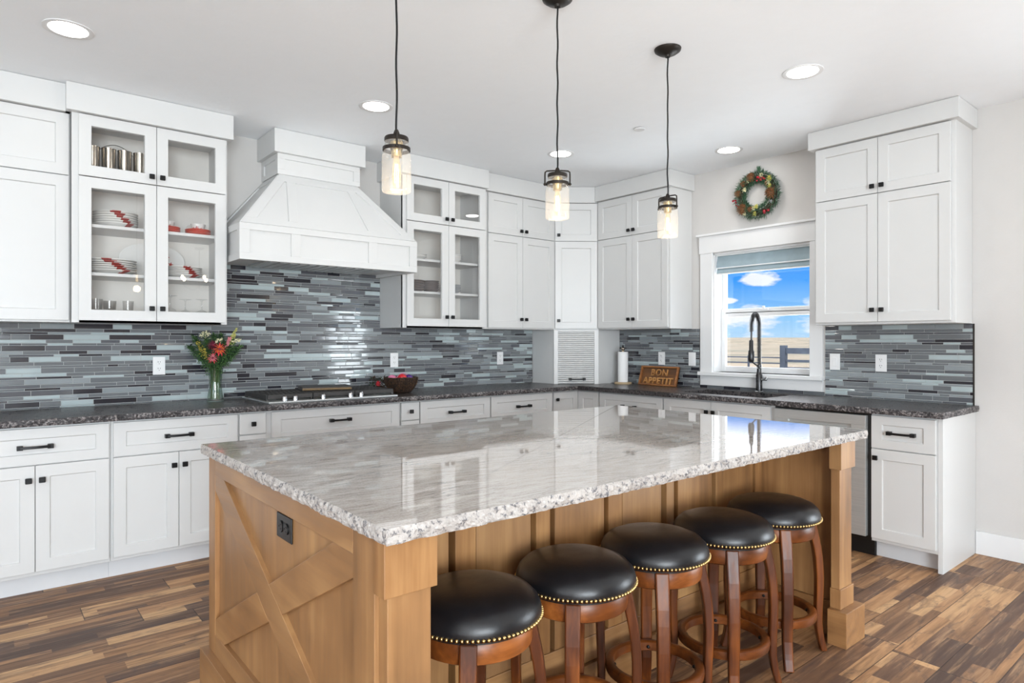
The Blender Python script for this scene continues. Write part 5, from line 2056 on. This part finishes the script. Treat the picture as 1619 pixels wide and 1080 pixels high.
def maple(mb, c, s, rot=0.0):
    pts = []
    for k in range(10):
        a = rot + 2 * PI * k / 10 + PI / 2
        r = s * (1.0 if k % 2 == 0 else .38)
        pts.append((r * math.cos(a), r * math.sin(a)))
    vs = [(c[0] + x, c[1], c[2] + z) for x, z in pts] + [(c[0] + x, c[1] + .002, c[2] + z) for x, z in pts]
    n = 10
    mb.add(vs, [tuple(range(n)), tuple(range(2 * n - 1, n - 1, -1))] + [(i, i + n, (i + 1) % n + n, (i + 1) % n) for i in range(n)])


mb = MB()
for x, z, s, r in ((-.005, .150, .020, .2), (.075, .150, .024, .6), (.062, .108, .020, 0), (.100, .098, .018, 1.0)):
    maple(mb, (x, -.030 + .25 * (z - .115), z), s, r)
mb.build('leaf_motif', 'china_red', pl)


def cup(label, loc, rz, grp):
    t = thing('tea_cup', label, 'cup', loc, rz, grp)
    MB().lathe([(1e-4, .0), (.024, 0), (.026, .004), (.036, .02), (.042, .045), (.044, .056), (.042, .056), (.039, .044), (.033, .02), (.02, .006), (1e-4, .006)], 32).build('bowl', 'china_white', t, smooth=50)
    MB().tube([(-.038, 0, .046), (-.058, 0, .046), (-.066, 0, .033), (-.056, 0, .018), (-.034, 0, .016)], .0035, 6).build('handle', 'china_white', t, smooth=60)
    mb = MB()
    for a, z, s in ((-90, .030, .015), (-58, .022, .010), (-122, .024, .010)):
        st = len(mb.v)
        maple(mb, (0, 0, 0), s, a)
        for i in range(st, len(mb.v)):
            x, y, zz = mb.v[i]
            r = .0425
            ang_ = RAD(a) + x / r
            rr = r - .006 + .012 * (z + zz) / .056 * .6 + (.002 if y < .001 else 0)
            mb.v[i] = (rr * math.cos(ang_), rr * math.sin(ang_), z + zz)
    mb.build('leaf_motif', 'china_red', t)


for s, (sx, sy) in enumerate(((.905, 4.500), (1.085, 4.500))):
    where = ('by the door stile', 'by the cabinet end')[s]
    for k in range(3):
        nm = ('lowest', 'middle', 'topmost')[k]
        mb = MB().lathe(plate_profile(.076, .022), 40)
        tag(mb.build('saucer', 'saucer_red', smooth=50, loc=(sx, sy, S1 + .0005 + k * .0105)), f'{nm} orange-red saucer under the tea cup {where}', 'saucer', 'orange-red saucers')
    cup(f'maple-leaf tea cup on orange-red saucers {where}', (sx, sy, S1 + .0275), RAD(-20), 'maple-leaf tea cups')


def tumbler(label, x, y, h, r):
    mb = MB().lathe([(1e-4, 0), (r * .82, 0), (r, h), (r - .002, h), (r * .82 - .002, .010), (1e-4, .009)], 28)
    tag(mb.build('tumbler', 'drink_glass', smooth=40, loc=(x, y, S0 + .0005)), label, 'drinking glass', 'tumblers on the bottom shelf')


tumbler('tall clear tumbler standing nearest the side of the china cabinet', .525, 4.480, .125, .036)
tumbler('clear tumbler behind the tall one on the bottom china shelf', .605, 4.560, .120, .036)
tumbler('slim cut-glass tumbler nearest the door stile on the bottom china shelf', .690, 4.480, .118, .030)


def goblet(label, x, y, s=1.0):
    prof = [(.033, 0), (.034, .003), (.036, .020), (.035, .045), (.026, .066), (.006, .076), (.0035, .085), (.0035, .128), (.010, .138), (.034, .142), (.034, .1435), (1e-4, .144)]
    mb = MB().lathe([(r * s * 1.05, z * s) for r, z in prof], 28)
    tag(mb.build('wine_glass', 'drink_glass', smooth=40, loc=(x, y, S0 + .0005)), label, 'wine glass', 'upturned wine glasses')


goblet('upturned wine glass nearest the door stile on the bottom china shelf', .915, 4.460, 1.12)
goblet('upturned wine glass in the middle of the bottom china shelf', 1.015, 4.520)
goblet('upturned wine glass nearest the cabinet end on the bottom china shelf', 1.100, 4.470)

# pewter cups in a wire caddy in the top compartment
T0 = ZSP + .0105
cd_ = thing('wire_caddy', 'arched wire caddy handle over the pewter cups in the top glass compartment', 'caddy', (.632, 4.490, T0))
mb = MB().tube([(-.170 + .34 * k / 20, .05, .004 + .245 * math.sin(PI * k / 20) ** .55 if 0 < k < 20 else .004) for k in range(21)], .0022, 6)
mb.tube([(-.170, -.05, .004), (.170, -.05, .004), (.170, .05, .004), (-.170, .05, .004)], .0022, 6, closed=True)
mb.build('wire', 'pewter', cd_, smooth=60)
for k, lab in enumerate(('pewter cup nearest the cabinet side in the wire caddy', 'second pewter cup from the cabinet side in the wire caddy', 'third pewter cup from the cabinet side in the wire caddy', 'pewter cup nearest the door stile in the wire caddy')):
    mb = MB().lathe([(1e-4, 0), (.034, 0), (.036, .003), (.037, .192), (.039, .200), (.036, .200), (.034, .006), (1e-4, .006)], 28)
    tag(mb.build('pewter_cup', 'pewter', smooth=35, loc=(.632 - .123 + .082 * k, 4.490, T0 + .007)), lab, 'cup', 'pewter cups in the wire caddy')

# grey stoneware in the second glass cabinet
R1, R2, R0 = 1.9555, 1.7005, 1.4305
for k in range(5):
    nm = order[k] if k < 4 else 'topmost'
    china('stoneware_plate', f'{nm} brownish grey plate in the tall stack nearest the hood', 'plate', (2.655, 4.490, R2 + .0005 + k * .0165), .115, .022, ['china_grey'], 'grey plates nearest the hood')
for k in range(5):
    nm = order[k] if k < 4 else 'topmost'
    china('stoneware_bowl', f'{nm} brownish grey bowl in the stack beside the door stile', 'bowl', (2.850, 4.500, R2 + .0005 + k * .0165), .068, .030, ['china_grey'], 'grey bowls beside the door stile')
for k in range(4):
    nm = order[k] if k < 3 else 'topmost'
    china('stoneware_plate', f'{nm} pale grey plate in the stack behind the second glass door', 'plate', (3.035, 4.490, R2 + .0005 + k * .014), .090, .030, ['china_pale_grey'], 'pale grey plates behind the second glass door')
for k in range(2):
    nm = ('lower', 'upper')[k]
    china('white_plate', f'{nm} white plate on the top shelf nearest the hood', 'plate', (2.670, 4.480, R1 + .0005 + k * .016), .110, .026, ['china_white'], 'white plates on the top shelf')
for k in range(3):
    nm = ('lowest', 'middle', 'topmost')[k]
    china('white_bowl', f'{nm} cream bowl on the top shelf behind the second glass door', 'bowl', (3.040, 4.480, R1 + .0005 + k * .016), .085, .036, ['china_white'], 'cream bowls on the top shelf')
china('white_platter', 'flat white platter on the cabinet floor nearest the hood', 'plate', (2.690, 4.480, R0 + .0005), .125, .020, ['china_white'], None)
china('white_platter', 'flat white platter on the cabinet floor behind the second glass door', 'plate', (3.040, 4.480, R0 + .0005), .110, .018, ['china_white'], None)
